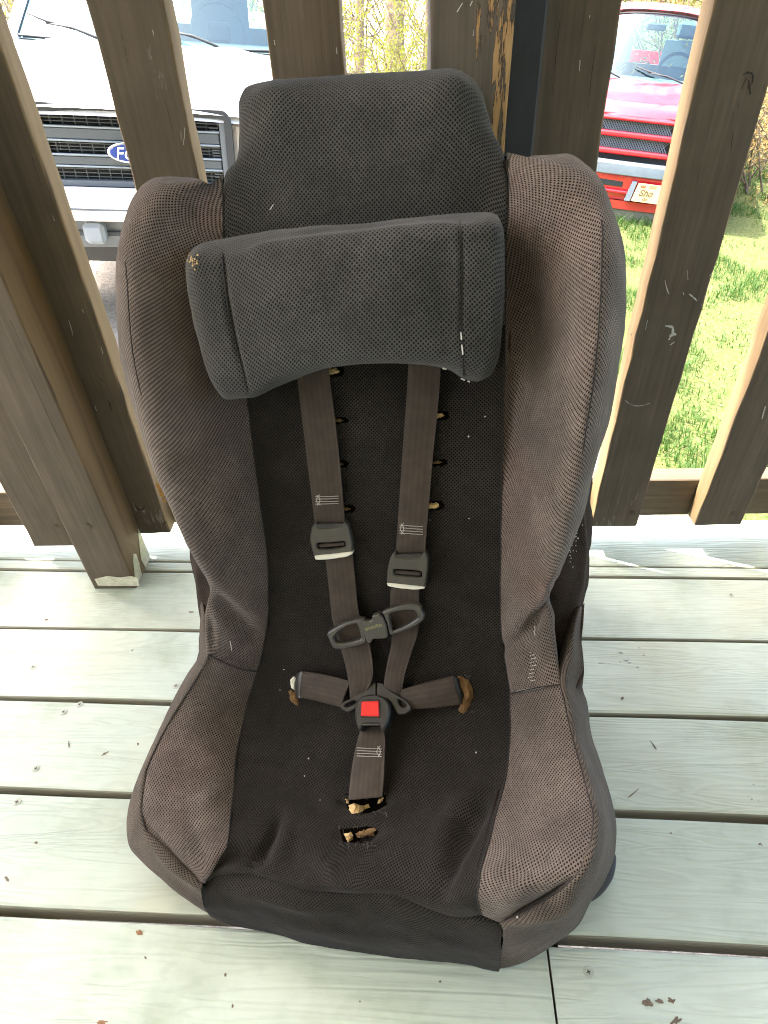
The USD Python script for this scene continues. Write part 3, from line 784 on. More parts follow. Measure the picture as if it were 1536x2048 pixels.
GR = crease(GR, [(1190, 800), (1110, 850), (1030, 940)], .002, 34)
GR = crease(GR, [(1030, 480), (1060, 600), (1040, 720)], .006, 40)
GR = rumple(GR, .0022, 13, 5)
wing_r = cloth_part('side_wing', GR, M['cloth_grey'])

# head section: the upper part of the centre panel
HD = [
    [(505, 186, -.045), (492, 205, -.045), (490, 276, -.045), (482, 325, -.045), (462, 352, -.03), (452, 400, -.01), (452, 480, 0), (466, 600, 0)],
    [(489, 179, -.022), (480, 202, -.018), (478, 270, -.018), (471, 322, -.016), (452, 345, -.008), (446, 400, .003), (450, 480, .003), (463, 600, 0)],
    [(508, 168, -.022), (499, 196, .000), (496, 276, .004), (492, 328, .005), (480, 372, .004), (474, 420, .004), (476, 500, .003), (490, 600, .002)],
    [(600, 157, -.022), (598, 186, .006), (598, 280, .012), (597, 380, .010), (600, 480, .006), (606, 600, .004)],
    [(740, 146, -.022), (740, 176, .006), (740, 280, .012), (740, 400, .010), (740, 480, .006), (740, 600, .004)],
    [(860, 138, -.022), (864, 168, .006), (868, 270, .012), (872, 380, .010), (874, 480, .006), (872, 600, .004)],
    [(928, 143, -.022), (944, 172, .000), (954, 230, .004), (966, 272, .005), (978, 310, .004), (986, 370, .004), (988, 470, .003), (984, 600, .002)],
    [(950, 161, -.022), (964, 186, -.018), (976, 226, -.018), (989, 268, -.016), (1006, 303, -.008), (1013, 370, .003), (1012, 470, .003), (1009, 600, 0)],
    [(940, 172, -.045), (952, 195, -.045), (964, 235, -.045), (976, 278, -.045), (996, 312, -.03), (1008, 370, -.01), (1010, 470, 0), (1006, 600, 0)]]
GH = loft([C(c) for c in HD], 90, 120)
GH = crease(GH, [(560, 300), (520, 390), (500, 450)], .003, 40)
GH = rumple(GH, .0012, 16, 6)
head = cloth_part('head_panel', GH, M['cloth_head'])  # paler cloth than the panel below: sky light put into its colour

# centre of back and seat in one sweep, to the front lip
LIP = [(411, 1763, .012), (430, 1752, .012), (481, 1746, .012), (552, 1760, .012), (630, 1783, .012), (708, 1788, .012), (755, 1778, .014), (800, 1790, .012), (839, 1812, .010), (878, 1826, .010), (917, 1834, .010), (966, 1838, .012)]


def lip_at(px):
    L = np.array(LIP)
    return float(np.interp(px, L[:, 0], L[:, 1]))


cc = []
left_edge = L4[3:] + T3L[1:]
right_edge = R4[4:] + T3R[1:]
for t, pxs in ((0, left_edge), (0.22, None), (0.42, None), (0.6, None), (0.8, None), (1, right_edge)):
    if pxs is not None:
        cc.append(C(pxs)); continue
    col = []
    for py in (660, 760, 860, 960, 1060, 1160, 1250, 1330, 1390, 1440, 1500, 1560, 1620, 1680, 1725):
        lx = np.interp(py, [a[1] for a in left_edge], [a[0] for a in left_edge])
        rx = np.interp(py, [a[1] for a in right_edge], [a[0] for a in right_edge])
        px = lx + t * (rx - lx)
        col.append((px, py, 0.0 if py < 1300 else 0.002))
    lx = 411 + t * (966 - 411)
    col.append((lx, lip_at(lx) - 14, .013))
    col.append((lx, lip_at(lx), .010))
    cc.append(C(col))
GC = loft(cc, 260, 130)
GC = crease(GC, [(562, 1630), (548, 1668), (528, 1706), (500, 1735)], .011, 13)
GC = crease(GC, [(580, 1640), (566, 1690), (545, 1730)], .005, 18, 'ridge')
GC = crease(GC, [(985, 1585), (945, 1640), (905, 1710), (880, 1790)], .014, 17)
GC = crease(GC, [(940, 1580), (890, 1650), (862, 1720)], .006, 22, 'ridge')
GC = crease(GC, [(470, 1530), (560, 1522), (640, 1512), (705, 1508)], .004, 10)
GC = crease(GC, [(480, 1590), (560, 1600), (640, 1640)], .004, 22, 'ridge')
GC = crease(GC, [(620, 1700), (680, 1760), (760, 1790)], .005, 20, 'ridge')
GC = crease(GC, [(672, 1642), (720, 1640), (772, 1642)], .004, 9, 'ridge')
GC = crease(GC, [(662, 1704), (720, 1708), (780, 1692)], .004, 12)
GC = crease(GC, [(686, 1602), (730, 1610), (774, 1600)], .013, 10)
GC = crease(GC, [(674, 1670), (716, 1670), (758, 1662)], .014, 10)
GC = crease(GC, [(740, 1480), (735, 1560), (728, 1620)], .004, 60)
GC = rumple(GC, .0016, 11, 7)
centre = cloth_part('centre_panel', GC, M['cloth_dark'])
for e, s in ((left_edge, 1), (right_edge, -1)):
    full = (L4[:3] if s > 0 else R4[:4]) + e
    cloth_part('seam_allowance', loft([C([(a + 9 * s, b, l - .0035) for a, b, l in full]), C([(a - 12 * s, b, l - .011) for a, b, l in full])], 120, 5), M['cloth_back'], parent=centre)


def snap(G, px, py, lift):
    """The point of the cloth G seen there, raised off it by lift."""
    key = id(G)
    if key not in SNAP:
        SNAP[key] = (to_px(G.reshape(-1, 3)), G.reshape(-1, 3), normals(G).reshape(-1, 3))
    Q, Pn, Nn = SNAP[key]
    d2 = ((Q - (px, py)) ** 2).sum(1)
    k = np.argpartition(d2, 4)[:4]
    w = 1 / (d2[k] + .5); w /= w.sum()
    return (Pn[k] * w[:, None]).sum(0) + (Nn[k] * w[:, None]).sum(0) * lift


SNAP = {}

# thigh bolsters
T1L = [(418, 1309, .046), (391, 1361, .05), (356, 1416, .054), (313, 1494, .056), (292, 1549, .056), (284, 1611, .054), (288, 1650, .05), (305, 1681, .044), (333, 1713, .036), (364, 1740, .028), (407, 1766, .018)]
T1R = [(1120, 1369, .048), (1126, 1390, .05), (1140, 1455, .054), (1167, 1552, .056), (1185, 1619, .054), (1186, 1662, .05), (1175, 1709, .044), (1152, 1752, .036), (1113, 1787, .03), (1073, 1810, .026), (1000, 1846, .016)]


def between(A, B, t, lift):
    a, b = resample(np.array(A)[:, :2], 14), resample(np.array(B)[:, :2], 14)
    la, lb = resample(np.array(A)[:, :], 14)[:, 2], resample(np.array(B)[:, :], 14)[:, 2]
    q = a + (b - a) * t
    return [(x, y, la[i] + (lb[i] - la[i]) * t + lift * math.sin((i + 0.8) / 14.6 * math.pi)) for i, (x, y) in enumerate(q)]


TL = [T1L, between(T1L, T3L, .33, .012), between(T1L, T3L, .68, .010), T3L]
G = loft([C(c) for c in TL], 110, 60)
G = crease(G, [(470, 1565), (430, 1585), (395, 1612)], .004, 16, 'ridge')
G = crease(G, [(290, 1640), (320, 1690), (360, 1735), (385, 1752)], .006, 10)
G = crease(G, [(440, 1700), (420, 1735), (408, 1755)], .004, 14, 'ridge')
G = crease(G, [(350, 1620), (390, 1660), (405, 1720)], .004, 18)
G = rumple(G, .0014, 14, 8)
bolster_l = cloth_part('thigh_bolster', G, M['cloth_grey'])
TR = [T3R, between(T3R, T1R, .32, .010), between(T3R, T1R, .67, .012), T1R]
G = loft([C(c) for c in TR], 110, 60)
G = crease(G, [(1060, 1745), (1030, 1790), (985, 1815)], .005, 20, 'ridge')
G = crease(G, [(1110, 1700), (1060, 1735), (1000, 1760)], .004, 16)
G = crease(G, [(1150, 1765), (1090, 1808), (1020, 1842)], .006, 12)
G = rumple(G, .0014, 14, 9)
bolster_r = cloth_part('thigh_bolster', G, M['cloth_grey'])

# skirts below the bolsters, down to the deck
SL = [(400, 1198, -.035, 1), (405, 1245, -.022, 1), (400, 1305, .0, 1), (385, 1335, .14), (350, 1398, .115), (309, 1494, .09), (278, 1564, .075), (260, 1611, .068), (254, 1650, .062), (259, 1693, .05), (279, 1719, .038), (317, 1752, .026), (372, 1799, .014), (423, 1830, .006)]
SR = [(1160, 1214, -.034, 1), (1157, 1250, -.018, 1), (1154, 1292, -.006, 1), (1160, 1366, .010, 1), (1166, 1408, .125), (1175, 1474, .10), (1191, 1521, .09), (1210, 1584, .075), (1222, 1631, .068), (1225, 1689, .06), (1209, 1748, .045), (1178, 1798, .034), (1152, 1848, .022), (1113, 1881, .014), (1073, 1908, .008), (1034, 1927, .005), (991, 1936, .004)]


def skirt(T, S, name, seed, folds):
    top = np.array(C(T))
    bot = np.array([cp(*s[:3]) if len(s) == 4 else atz(*s) for s in S])
    top, bot = resample(top, 90), resample(bot, 90)
    under = bot.copy()
    cen = np.array([-0.06, 0.42, 0])
    d = cen - under; d[:, 2] = 0
    d /= np.linalg.norm(d, axis=1, keepdims=True)
    under = under + d * 0.03
    under[:, 2] = np.maximum(0.0015, under[:, 2] - 0.05)
    mid = top * 0.45 + bot * 0.55 - d * 0.006
    tuck = top + (top - EYE) / np.linalg.norm(top - EYE, axis=1, keepdims=True) * 0.014 - d * -0.004
    G = loft([tuck, top, mid, bot, under], 90, 46)
    for f in folds:
        G = crease(G, *f)
    G = rumple(G, .0012, 15, seed)
    return G


G = skirt([(408, 1200, -.030), (414, 1252, .010)] + T1L, SL, 'side_skirt', 21, [([(300, 1670), (340, 1725), (400, 1775)], .006, 10), ([(330, 1745), (390, 1790)], .003, 8, 'ridge')])
skirt_l = cloth_part('side_skirt', G, M['cloth_skirt'])
SLb = G
G = skirt([(1150, 1212, -.028), (1134, 1276, .012)] + T1R, SR, 'side_skirt', 22, [([(1160, 1775), (1100, 1822), (1015, 1852)], .009, 10), ([(1130, 1850), (1060, 1870), (1000, 1860)], .005, 12, 'ridge'), ([(1150, 1400), (1160, 1440)], .004, 10)])
skirt_r = cloth_part('side_skirt', G, M['cloth_skirt'])

# front panel
ft = [(411, 1764, .010), (430, 1753, .010)] + [(a, b + 1, .009) for a, b, _ in LIP[2:-1]] + [(966, 1838, .010), (1003, 1849, .008)]
fb = [(423, 1831, .005), (454, 1846, .004), (497, 1857, .003), (552, 1869, .003), (610, 1888, .003), (669, 1898, .003), (747, 1908, .003), (800, 1916, .003), (878, 1918, .003), (929, 1922, .003), (968, 1931, .003), (996, 1935, .003)]
top = resample(np.array(C(ft)), 120)
bot = resample(np.array([atz(*s) for s in fb]), 120)
mid = top * 0.5 + bot * 0.5 + np.array([0, -0.010, 0])
und = bot + np.array([0, 0.03, -0.0015])
tck = top + np.array([0, 0.012, 0.003])
G = loft([np.stack([e, a, b, c, d]) for e, a, b, c, d in zip(tck[::6], top[::6], mid[::6], bot[::6], und[::6])] + [np.stack([tck[-1], top[-1], mid[-1], bot[-1], und[-1]])], 48, 150)
G = crease(G, [(430, 1775), (520, 1790), (600, 1815), (700, 1822)], .004, 12, 'ridge')
G = crease(G, [(560, 1850), (700, 1875), (820, 1890), (960, 1890)], .003, 14, 'ridge')
G = rumple(G, .0018, 13, 23)
front = cloth_part('front_panel', G, M['cloth_dark'])

# dark lining cloth flaring behind the wings, plastic shell behind and below
FL = [C([(372, 1060, -.05), (379, 1094, -.06), (380, 1117, -.06), (385, 1141, -.06), (397, 1186, -.06), (403, 1230, -.05), (407, 1270, -.04), (395, 1320, -.03)]),
      C([(400, 1060, -.02), (412, 1130, -.02), (425, 1200, -.015), (418, 1260, 0), (412, 1310, .01)]),
      C([(450, 1060, -.01), (470, 1150, -.01), (475, 1220, -.01), (470, 1290, -.01)])]
G = crease(loft(FL, 60, 24), [(395, 1130), (405, 1200), (412, 1270)], .006, 6, 'ridge')
cloth_part('lining', G, M['cloth_back'])
FR = [C([(1060, 940, -.02), (1080, 1050, -.02), (1060, 1150, -.015), (1060, 1250, -.02), (1070, 1372, -.03)]),
      C([(1150, 950, -.03), (1140, 1060, -.025), (1116, 1150, -.01), (1110, 1240, -.004), (1120, 1372, .0)]),
      C([(1183, 958, -.07), (1181, 998, -.07), (1186, 1044, -.07), (1184, 1083, -.068), (1179, 1112, -.065), (1178, 1156, -.06), (1168, 1198, -.05), (1157, 1245, -.045), (1150, 1290, -.04), (1150, 1366, -.03)])]
G = loft(FR, 80, 40)
G = crease(G, [(1150, 1180), (1140, 1280), (1125, 1370)], .006, 10, 'ridge')
G = crease(G, [(1160, 1000), (1165, 1100), (1158, 1200)], .005, 7, 'ridge')
cloth_part('lining', G, M['cloth_back'])
def back_of(pts, off):
    return np.array([cp(a, b, l) + np.array([0, off, -0.01]) for a, b, l in pts])


le = [(500, 195, -.045), (486, 300, -.045), (420, 376, -.03), (300, 400, -.03), (250, 510, -.03), (256, 690, -.03), (325, 931, -.03), (412, 1125, -.03), (440, 1262, -.02)]
re = [(945, 180, -.045), (980, 300, -.045), (1062, 325, -.03), (1175, 365, -.03), (1222, 490, -.03), (1218, 650, -.03), (1178, 855, -.03), (1128, 1050, -.03), (1080, 1250, -.02)]
le, re = np.array([cp(*a) for a in le]), np.array([cp(*a) for a in re])
mids = []
for t in (0.12, 0.3, 0.5, 0.7, 0.88):
    q = le * (1 - t) + re * t
    q[:, 1] += 0.045 + 0.055 * math.sin(math.pi * t)
    mids.append(q)
G = loft([le] + mids + [re], 60, 50)
v, f = gmesh(G)
seat.part('shell', (v, f[:, ::-1]), M['shell_plastic'], smooth=True, world=True)
hullpts = []
for (x, y, z) in ((-.235, .30, .004), (.115, .28, .004), (-.245, .34, .05), (.125, .32, .05), (-.20, .56, .004), (.06, .56, .004), (-.18, .55, .12), (.04, .55, .12), (-.18, .26, .012), (.06, .24, .012), (-.18, .48, .10), (.05, .46, .10)):
    s = trimesh.creation.icosphere(subdivisions=1, radius=0.004 if z < .02 else 0.012); s.apply_translation((x, y, z)); hullpts.append(s.vertices)
base_shell = trimesh.convex.convex_hull(np.vstack(hullpts))
seat.part('base', base_shell, M['shell_plastic'], smooth=30, world=True)
back_leg = trimesh.convex.convex_hull(np.array([(-.18, .54, .1), (.08, .54, .1), (-.17, .60, .1), (.07, .60, .1), (-.16, .66, .35), (.06, .66, .35), (-.16, .60, .36), (.06, .60, .36), (-.17, .66, .0), (.07, .66, .0), (-.17, .56, .0), (.07, .56, .0)]))
seat.part('shell', back_leg, M['shell_plastic'], smooth=20, world=True)
slit = [[atz(1212, 1690, .045), atz(1200, 1740, .035), atz(1180, 1775, .03), atz(1160, 1806, .02)], [atz(1228, 1706, .045), atz(1222, 1746, .035), atz(1206, 1775, .028), atz(1180, 1803, .02)], [atz(1218, 1706, .005), atz(1210, 1750, .004), atz(1194, 1780, .003), atz(1170, 1804, .002)]]
seat.part('shell', gmesh(loft(slit, 24, 6)), M['shell_plastic'], smooth=True, world=True)

# head pillow
PF = [
    [(392, 498, .03), (384, 530, .03), (386, 569, .03), (393, 627, .03), (412, 705, .03), (434, 765, .03), (452, 790, .03)],
    [(384, 499, .052), (374, 528, .064), (377, 575, .066), (386, 630, .066), (404, 709, .066), (428, 772, .064), (448, 798, .056)],
    [(406, 485, .050), (394, 510, .076), (396, 580, .078), (406, 640, .078), (422, 709, .078), (446, 782, .076), (460, 801, .056)],
    [(452, 476, .046), (446, 512, .074), (452, 588, .080), (469, 678, .080), (485, 744, .080), (494, 782, .076), (497, 796, .052)],
    [(536, 462, .044), (538, 480, .078), (545, 560, .086), (556, 660, .086), (562, 745, .082), (566, 770, .054)],
    [(669, 449, .044), (671, 466, .080), (675, 560, .088), (678, 660, .088), (679, 718, .084), (680, 731, .056)],
    [(800, 438, .044), (802, 453, .080), (808, 560, .088), (806, 650, .088), (804, 712, .084), (803, 724, .056)],
    [(890, 427, .046), (893, 444, .076), (898, 540, .082), (896, 640, .082), (894, 716, .080), (893, 738, .054)],
    [(918, 425, .046), (921, 446, .076), (925, 545, .082), (923, 657, .082), (926, 716, .080), (928, 757, .054)],
    [(970, 424, .048), (982, 444, .074), (988, 545, .077), (983, 657, .077), (972, 728, .074), (954, 762, .054)],
    [(994, 430, .050), (1007, 462, .062), (1010, 564, .064), (1004, 657, .064), (996, 714, .062), (980, 749, .052)],
    [(984, 438, .03), (997, 470, .028), (1000, 564, .028), (994, 657, .028), (984, 706, .028), (970, 740, .03)]]
PFw = [C(c) for c in PF]
GP = loft(PFw, 80, 150, smooth_across=False)
GP = crease(GP, [(446, 512), (452, 588), (469, 678), (485, 744), (494, 782)], .004, 5)
GP = crease(GP, [(921, 446), (925, 545), (923, 657), (926, 716)], .004, 5)
GP = crease(GP, [(880, 470), (878, 560), (880, 640)], .003, 26)
GP = crease(GP, [(536, 478), (610, 464), (700, 452), (800, 444), (905, 434)], .0025, 5)
GP = rumple(GP, .0014, 16, 11)
pillow = cloth_part('head_pillow', GP, M['cloth_head'])
# its back
GB = GP.copy()
d = GB - EYE; d /= np.linalg.norm(d, axis=2, keepdims=True)
edge = np.ones(GP.shape[:2])
ii = np.minimum(np.arange(80), 79 - np.arange(80))[:, None] / 8.0
jj = np.minimum(np.arange(150), 149 - np.arange(150))[None] / 8.0
inner = np.clip(np.minimum(ii, jj), 0, 1)
GB = GB + d * (0.001 + 0.05 * inner)[..., None]
v, f = gmesh(GB)
seat.part('pillow_back', (v, f[:, ::-1]), M['cloth_head'], smooth=True, parent=pillow, world=True)


def seam(line, w, mt, name='seam', parent=None, lift=0.0, Gs=None, dash=None):
    """A row of stitching lying on the cloth: a thin cord through points of the cloth nearest to the line in the photograph."""
    P = []
    L = resample(np.array(line, float), max(8, int(np.linalg.norm(np.diff(np.array(line), axis=0), axis=1).sum() / 6)))
    if Gs.shape[1] < 20:
        q0 = np.linspace(0, 1, Gs.shape[1])
        Gs = CubicSpline(q0, Gs, axis=1)(np.linspace(0, 1, 73))
        Gs = CubicSpline(np.linspace(0, 1, Gs.shape[0]), Gs, axis=0)(np.linspace(0, 1, 240))
    Q = to_px(Gs.reshape(-1, 3)); Pn = Gs.reshape(-1, 3)
    Nn = normals(Gs).reshape(-1, 3)
    for q in L:
        d2 = ((Q - q) ** 2).sum(1)
        k = np.argpartition(d2, 4)[:4]
        wgt = 1 / (d2[k] + 0.5); wgt /= wgt.sum()
        P.append((Pn[k] * wgt[:, None]).sum(0) + (Nn[k] * wgt[:, None]).sum(0) * lift)
    P = np.array(P)
    if dash:
        ms = [tube(P[i:i + 2], w, 5) for i in range(0, len(P) - 1, dash)]
        return seat.part(name, cat(*ms), mt, smooth=True, parent=parent, world=True)
    return seat.part(name, tube(P, w, 6), mt, smooth=True, parent=parent, world=True)


for Gs, par, line in ((GL, wing_l, [(252, 470), (251, 510), (256, 590), (264, 690), (285, 800), (318, 925), (358, 1030), (400, 1122)]),
                      (GR, wing_r, [(1203, 440), (1205, 471), (1203, 564), (1199, 638), (1190, 740), (1174, 845), (1160, 935), (1136, 1045), (1110, 1140)]),
                      (GL, wing_l, [(446, 372), (447, 470), (458, 565), (478, 670), (495, 799), (510, 920), (525, 1039), (535, 1127), (537, 1195), (534, 1265), (514, 1343)]),
                      (GR, wing_r, [(1015, 320), (1012, 434), (1010, 650), (1005, 850), (1001, 1045), (1000, 1140), (1001, 1225), (1008, 1310), (1020, 1388)])):
    seam(line, 0.0007, M['thread_dark'], 'seam', par, 0.0, Gs)
for T, par, sk in ((T1L, bolster_l, None), (T1R, bolster_r, None), (T3L, bolster_l, None), (T3R, bolster_r, None), ([(418, 1309, .046), (438, 1320, .04), (465, 1332, .034), (514, 1343, .003)], bolster_l, None), ([(1020, 1388, .003), (1072, 1376, .037), (1120, 1369, .048)], bolster_r, None)):
    P = resample(np.array(C(T, 0.0004)), 60)
    seat.part('seam', tube(P, 0.0008, 6), M['thread_dark'], smooth=True, parent=par, world=True)
seam([(446, 508), (452, 588), (469, 678), (485, 744), (494, 782)], 0.0006, M['thread_dark'], 'seam', pillow, 0.0008, GP)
seam([(921, 446), (925, 545), (923, 657), (926, 716), (928, 750)], 0.0006, M['thread_dark'], 'seam', pillow, 0.0008, GP)
for line in ([(921, 665), (922, 680)], [(923, 690), (926, 708)], [(922, 757), (930, 763)], [(893, 736), (886, 733)], [(934, 764), (938, 772)]):
    seam(line, 0.0007, M['lint'], 'loose_thread', pillow, 0.0012, GP)
# worn through corner of the pillow
r_ = np.random.default_rng(5)
ws = []
for k in range(46):
    a, b = 385 + r_.normal() * 5, 520 + r_.normal() * 8
    Q = to_px(GP.reshape(-1, 3)); kk = ((Q - (a, b)) ** 2).sum(1).argmin()
    Nn = normals(GP).reshape(-1, 3)[kk]
    s = trimesh.creation.icosphere(subdivisions=1, radius=r_.uniform(.0004, .0011)); s.apply_translation(GP.reshape(-1, 3)[kk] + Nn * .0001); ws.append(s)
seat.part('worn_foam', cat(*ws), M['foam'], smooth=True, parent=pillow, world=True, kind='stuff')


# ---- harness
def ribbon(name, Lp, Rp, mt=None, thick=0.0016, crown=0.0012, parent=None, n=60, label=None):
    a, b = resample(np.array(C(Lp)), n), resample(np.array(C(Rp)), n)
    nc = 9
    q = np.linspace(0, 1, nc)
    G = a[:, None] + (b - a)[:, None] * q[None, :, None]
    N = normals(G)
    G = G + N * (crown * (1 - (2 * q - 1) ** 2))[None, :, None]
    B = G - N * thick
    v1, f1 = gmesh(G)
    v2, f2 = gmesh(B)
    nr = n
    V = np.vstack([v1, v2]); o = len(v1)
    F = [tuple(x) for x in f1] + [tuple(x[::-1] + o) for x in f2]
    for i in range(nr - 1):
        for j in (0, nc - 1):
            p, q2 = i * nc + j, (i + 1) * nc + j
            F.append((p, q2, q2 + o, p + o))
    for i in (0, nr - 1):
        for j in range(nc - 1):
            p, q2 = i * nc + j, i * nc + j + 1
            F.append((p, q2, q2 + o, p + o))
    uv = grid_uv(G)
    path = seat.part(name, (V, np.array(F)), mt or M['strap'], smooth=35 if False else True, uv=np.vstack([uv, uv]), world=True, parent=parent, label=label)
    return path, G


def plane_of(p3):
    P0 = np.mean(p3, 0)
    _, _, vt = np.linalg.svd(np.asarray(p3) - P0)
    n = vt[2]
    if n @ (EYE - P0) < 0:
        n = -n
    return P0, n


def plate(name, poly, frame, z0, z1, mt, holes=(), c=0.0008, parent=None, smooth=32, label=None, scale=None):
    """A moulded piece: an outline in the photograph laid on a plane of the seat and given thickness, its upper edge bevelled."""
    from shapely.geometry import Polygon
    P0, n = frame
    u = np.cross([0, 0, 1.0], n); u /= np.linalg.norm(u); w = np.cross(n, u)

    def flat(pts):
        out = []
        for a, b in pts:
            r = ray(a, b)
            X = EYE + r * (((P0 - EYE) @ n) / (r @ n))
            out.append(((X - P0) @ u, (X - P0) @ w))
        return np.array(out)

    def inset(loop, d, sgn):
        t = np.roll(loop, -1, 0) - np.roll(loop, 1, 0)
        t /= np.linalg.norm(t, axis=1, keepdims=True) + 1e-12
        return loop + d * sgn * np.stack([-t[:, 1], t[:, 0]], 1)

    loops = [flat(poly)] + [flat(h) for h in holes]
    outl = []
    for k, lp in enumerate(loops):
        area = 0.5 * np.sum(lp[:, 0] * np.roll(lp[:, 1], -1) - np.roll(lp[:, 0], -1) * lp[:, 1])
        want = 1 if k == 0 else -1
        if area * want < 0:
            lp = lp[::-1]
        outl.append(lp)
    tops = [inset(lp, c, 1) for lp in outl]
    V, F = [], []

    def put(loop, z):
        i0 = len(V)
        V.extend((P0 + a * u + b * w + n * z) for a, b in loop)
        return i0

    for lp, tp in zip(outl, tops):
        k = len(lp)
        i0, i1, i2 = put(lp, z0), put(lp, z1 - c), put(tp, z1)
        for s in range(k):
            t = (s + 1) % k
            F += [(i0 + s, i0 + t, i1 + t), (i0 + s, i1 + t, i1 + s), (i1 + s, i1 + t, i2 + t), (i1 + s, i2 + t, i2 + s)]
    tv, tf = trimesh.creation.triangulate_polygon(Polygon(tops[0], [t[::-1] for t in tops[1:]]).buffer(0), engine='earcut')
    i0 = len(V)
    V.extend((P0 + a * u + b * w + n * z1) for a, b in tv)
    for t in tf:
        p = tv[t]
        ar = (p[1, 0] - p[0, 0]) * (p[2, 1] - p[0, 1]) - (p[2, 0] - p[0, 0]) * (p[1, 1] - p[0, 1])
        F.append(tuple(i0 + t) if ar > 0 else tuple(i0 + t[::-1]))
    return seat.part(name, (np.array(V), np.array(F)), mt, smooth=smooth, parent=parent, world=True, label=label)


def rnd(poly, r=0.25, k=4):
    """Rounds the corners of an outline."""
    p = np.asarray(poly, float); out = []
    for i in range(len(p)):
        a, b, c_ = p[i - 1], p[i], p[(i + 1) % len(p)]
        s, e = b + (a - b) * r, b + (c_ - b) * r
        for t in np.linspace(0, 1, k):
            out.append((1 - t) ** 2 * s + 2 * t * (1 - t) * b + t * t * e)
    return np.array(out)


def fr(pts):
    return plane_of([cp(*p) for p in pts])


s1, G1 = ribbon('shoulder_strap', [(586, 690, .012), (594, 756, .012), (612, 902, .010), (630, 1052, .009)], [(650, 690, .012), (658, 749, .012), (677, 902, .010), (690, 1050, .009)])
s2, G2 = ribbon('shoulder_strap', [(818, 680, .012), (816, 740, .012), (803, 932, .010), (791, 1114, .009)], [(883, 680, .012), (881, 740, .012), (865, 922, .010), (849, 1112, .009)])
s3, G3 = ribbon('shoulder_strap', [(650, 1112, .008), (658, 1180, .010), (664, 1235, .012), (681, 1295, .014), (695, 1352, .020), (700, 1396, .022)], [(705, 1106, .008), (711, 1170, .010), (716, 1219, .012), (739, 1290, .014), (746, 1344, .020), (714, 1402, .020)])
s4, G4 = ribbon('shoulder_strap', [(783, 1166, .008), (780, 1200, .010), (783, 1277, .014), (772, 1339, .018), (768, 1368, .018), (788, 1398, .019)], [(838, 1170, .008), (838, 1215, .010), (837, 1255, .013), (822, 1307, .016), (808, 1354, .018), (802, 1396, .018)])
l1, G5 = ribbon('lap_strap', [(600, 1395, .012), (640, 1404, .016), (682, 1415, .020)], [(604, 1343, .012), (650, 1350, .016), (700, 1363, .020)])
l2, G6 = ribbon('lap_strap', [(806, 1420, .020), (860, 1416, .018), (921, 1409, .012)], [(800, 1380, .020), (850, 1366, .018), (906, 1352, .012)])
c1_, G7 = ribbon('crotch_strap', [(724, 1450, .018), (712, 1492, .020), (703, 1540, .018), (697, 1600, .006)], [(765, 1450, .018), (770, 1492, .020), (768, 1540, .018), (764, 1594, .006)])
# folded ends of the lap straps, going in through the cover
ribbon('strap_end', [(604, 1397, .011), (594, 1394, .007), (590, 1388, -.004)], [(607, 1343, .011), (596, 1345, .007), (592, 1350, -.004)], M['black_plastic'], parent=l1, n=14)
ribbon('strap_end', [(918, 1409, .012), (927, 1406, .007), (930, 1398, -.004)], [(903, 1352, .012), (916, 1356, .007), (922, 1362, -.004)], M['black_plastic'], parent=l2, n=14)


def torn(name, outline, mt, lift=0.0012, parent=None, seed=1, bulge=0.0015):
    r = np.random.default_rng(seed)
    O = resample(np.array(list(outline) + [outline[0]], float), 26)[:-1] + r.normal(size=(25, 2)) * 0.9
    c0 = O.mean(0)
    V = [snap(GC, c0[0], c0[1], lift + bulge)] + [snap(GC, a * .55 + c0[0] * .45, b * .55 + c0[1] * .45, lift + bulge * (.7 + .5 * r.random())) for a, b in O] + [snap(GC, a, b, lift * 0.2) for a, b in O]
    n = len(O); F = []
    for i in range(n):
        j = (i + 1) % n
        F += [(0, 1 + i, 1 + j), (1 + i, 1 + n + i, 1 + n + j), (1 + i, 1 + n + j, 1 + j)]
    V = np.array(V)
    return seat.part(name, (V, np.array(F)), mt, smooth=30, parent=parent, world=True)


# harness slots torn open, foam showing
for k, (x0, y0, x1, y1, mt) in enumerate([(655, 736, 678, 749, 'foam'), (667, 837, 688, 844, 'foam_brown'), (676, 924, 687, 931, 'foam_brown'), (686, 1013, 700, 1021, 'foam_brown'),
                                          (872, 825, 888, 836, 'foam'), (864, 921, 884, 928, 'foam_brown'), (855, 1005, 878, 1017, 'foam')]):
    torn('slot', [(x0 - 8, y0 - 1), (x1 + 4, y0 - 3), (x1 + 11, (y0 + y1) / 2), (x1 + 3, y1 + 4), (x0 - 8, y1 + 3)], M['hole_dark'], .0012, centre, 60 + k, 0.0)
    torn('torn_foam', [(x0 - 4, y0 + 1), (x0 + 5, y0), (x1 - 3, y0 + 1), (x1 + 2, (y0 + y1) / 2), (x1 - 6, y1 - 1), (x0 + 2, y1)], M[mt], .0024, centre, 70 + k)
torn('torn_foam', [(588, 1352), (592, 1356), (590, 1382), (584, 1376), (580, 1366)], M['white_plastic'], .002, centre, 81)
torn('torn_foam', [(578, 1380), (590, 1384), (598, 1396), (596, 1410), (584, 1404)], M['foam_brown'], .0018, centre, 82)
torn('torn_foam', [(916, 1352), (928, 1354), (942, 1368), (946, 1392), (938, 1414), (924, 1428), (916, 1422), (926, 1408), (930, 1390), (926, 1370)], M['foam_brown'], .003, centre, 83, .003)
torn('slot', [(690, 1588), (730, 1582), (772, 1586), (774, 1604), (752, 1622), (716, 1630), (694, 1616)], M['hole_dark'], .0010, centre, 84, 0)
torn('torn_foam', [(695, 1612), (706, 1618), (722, 1618), (738, 1610), (741, 1613), (728, 1624), (710, 1629), (698, 1622)], M['foam'], .0050, centre, 85)
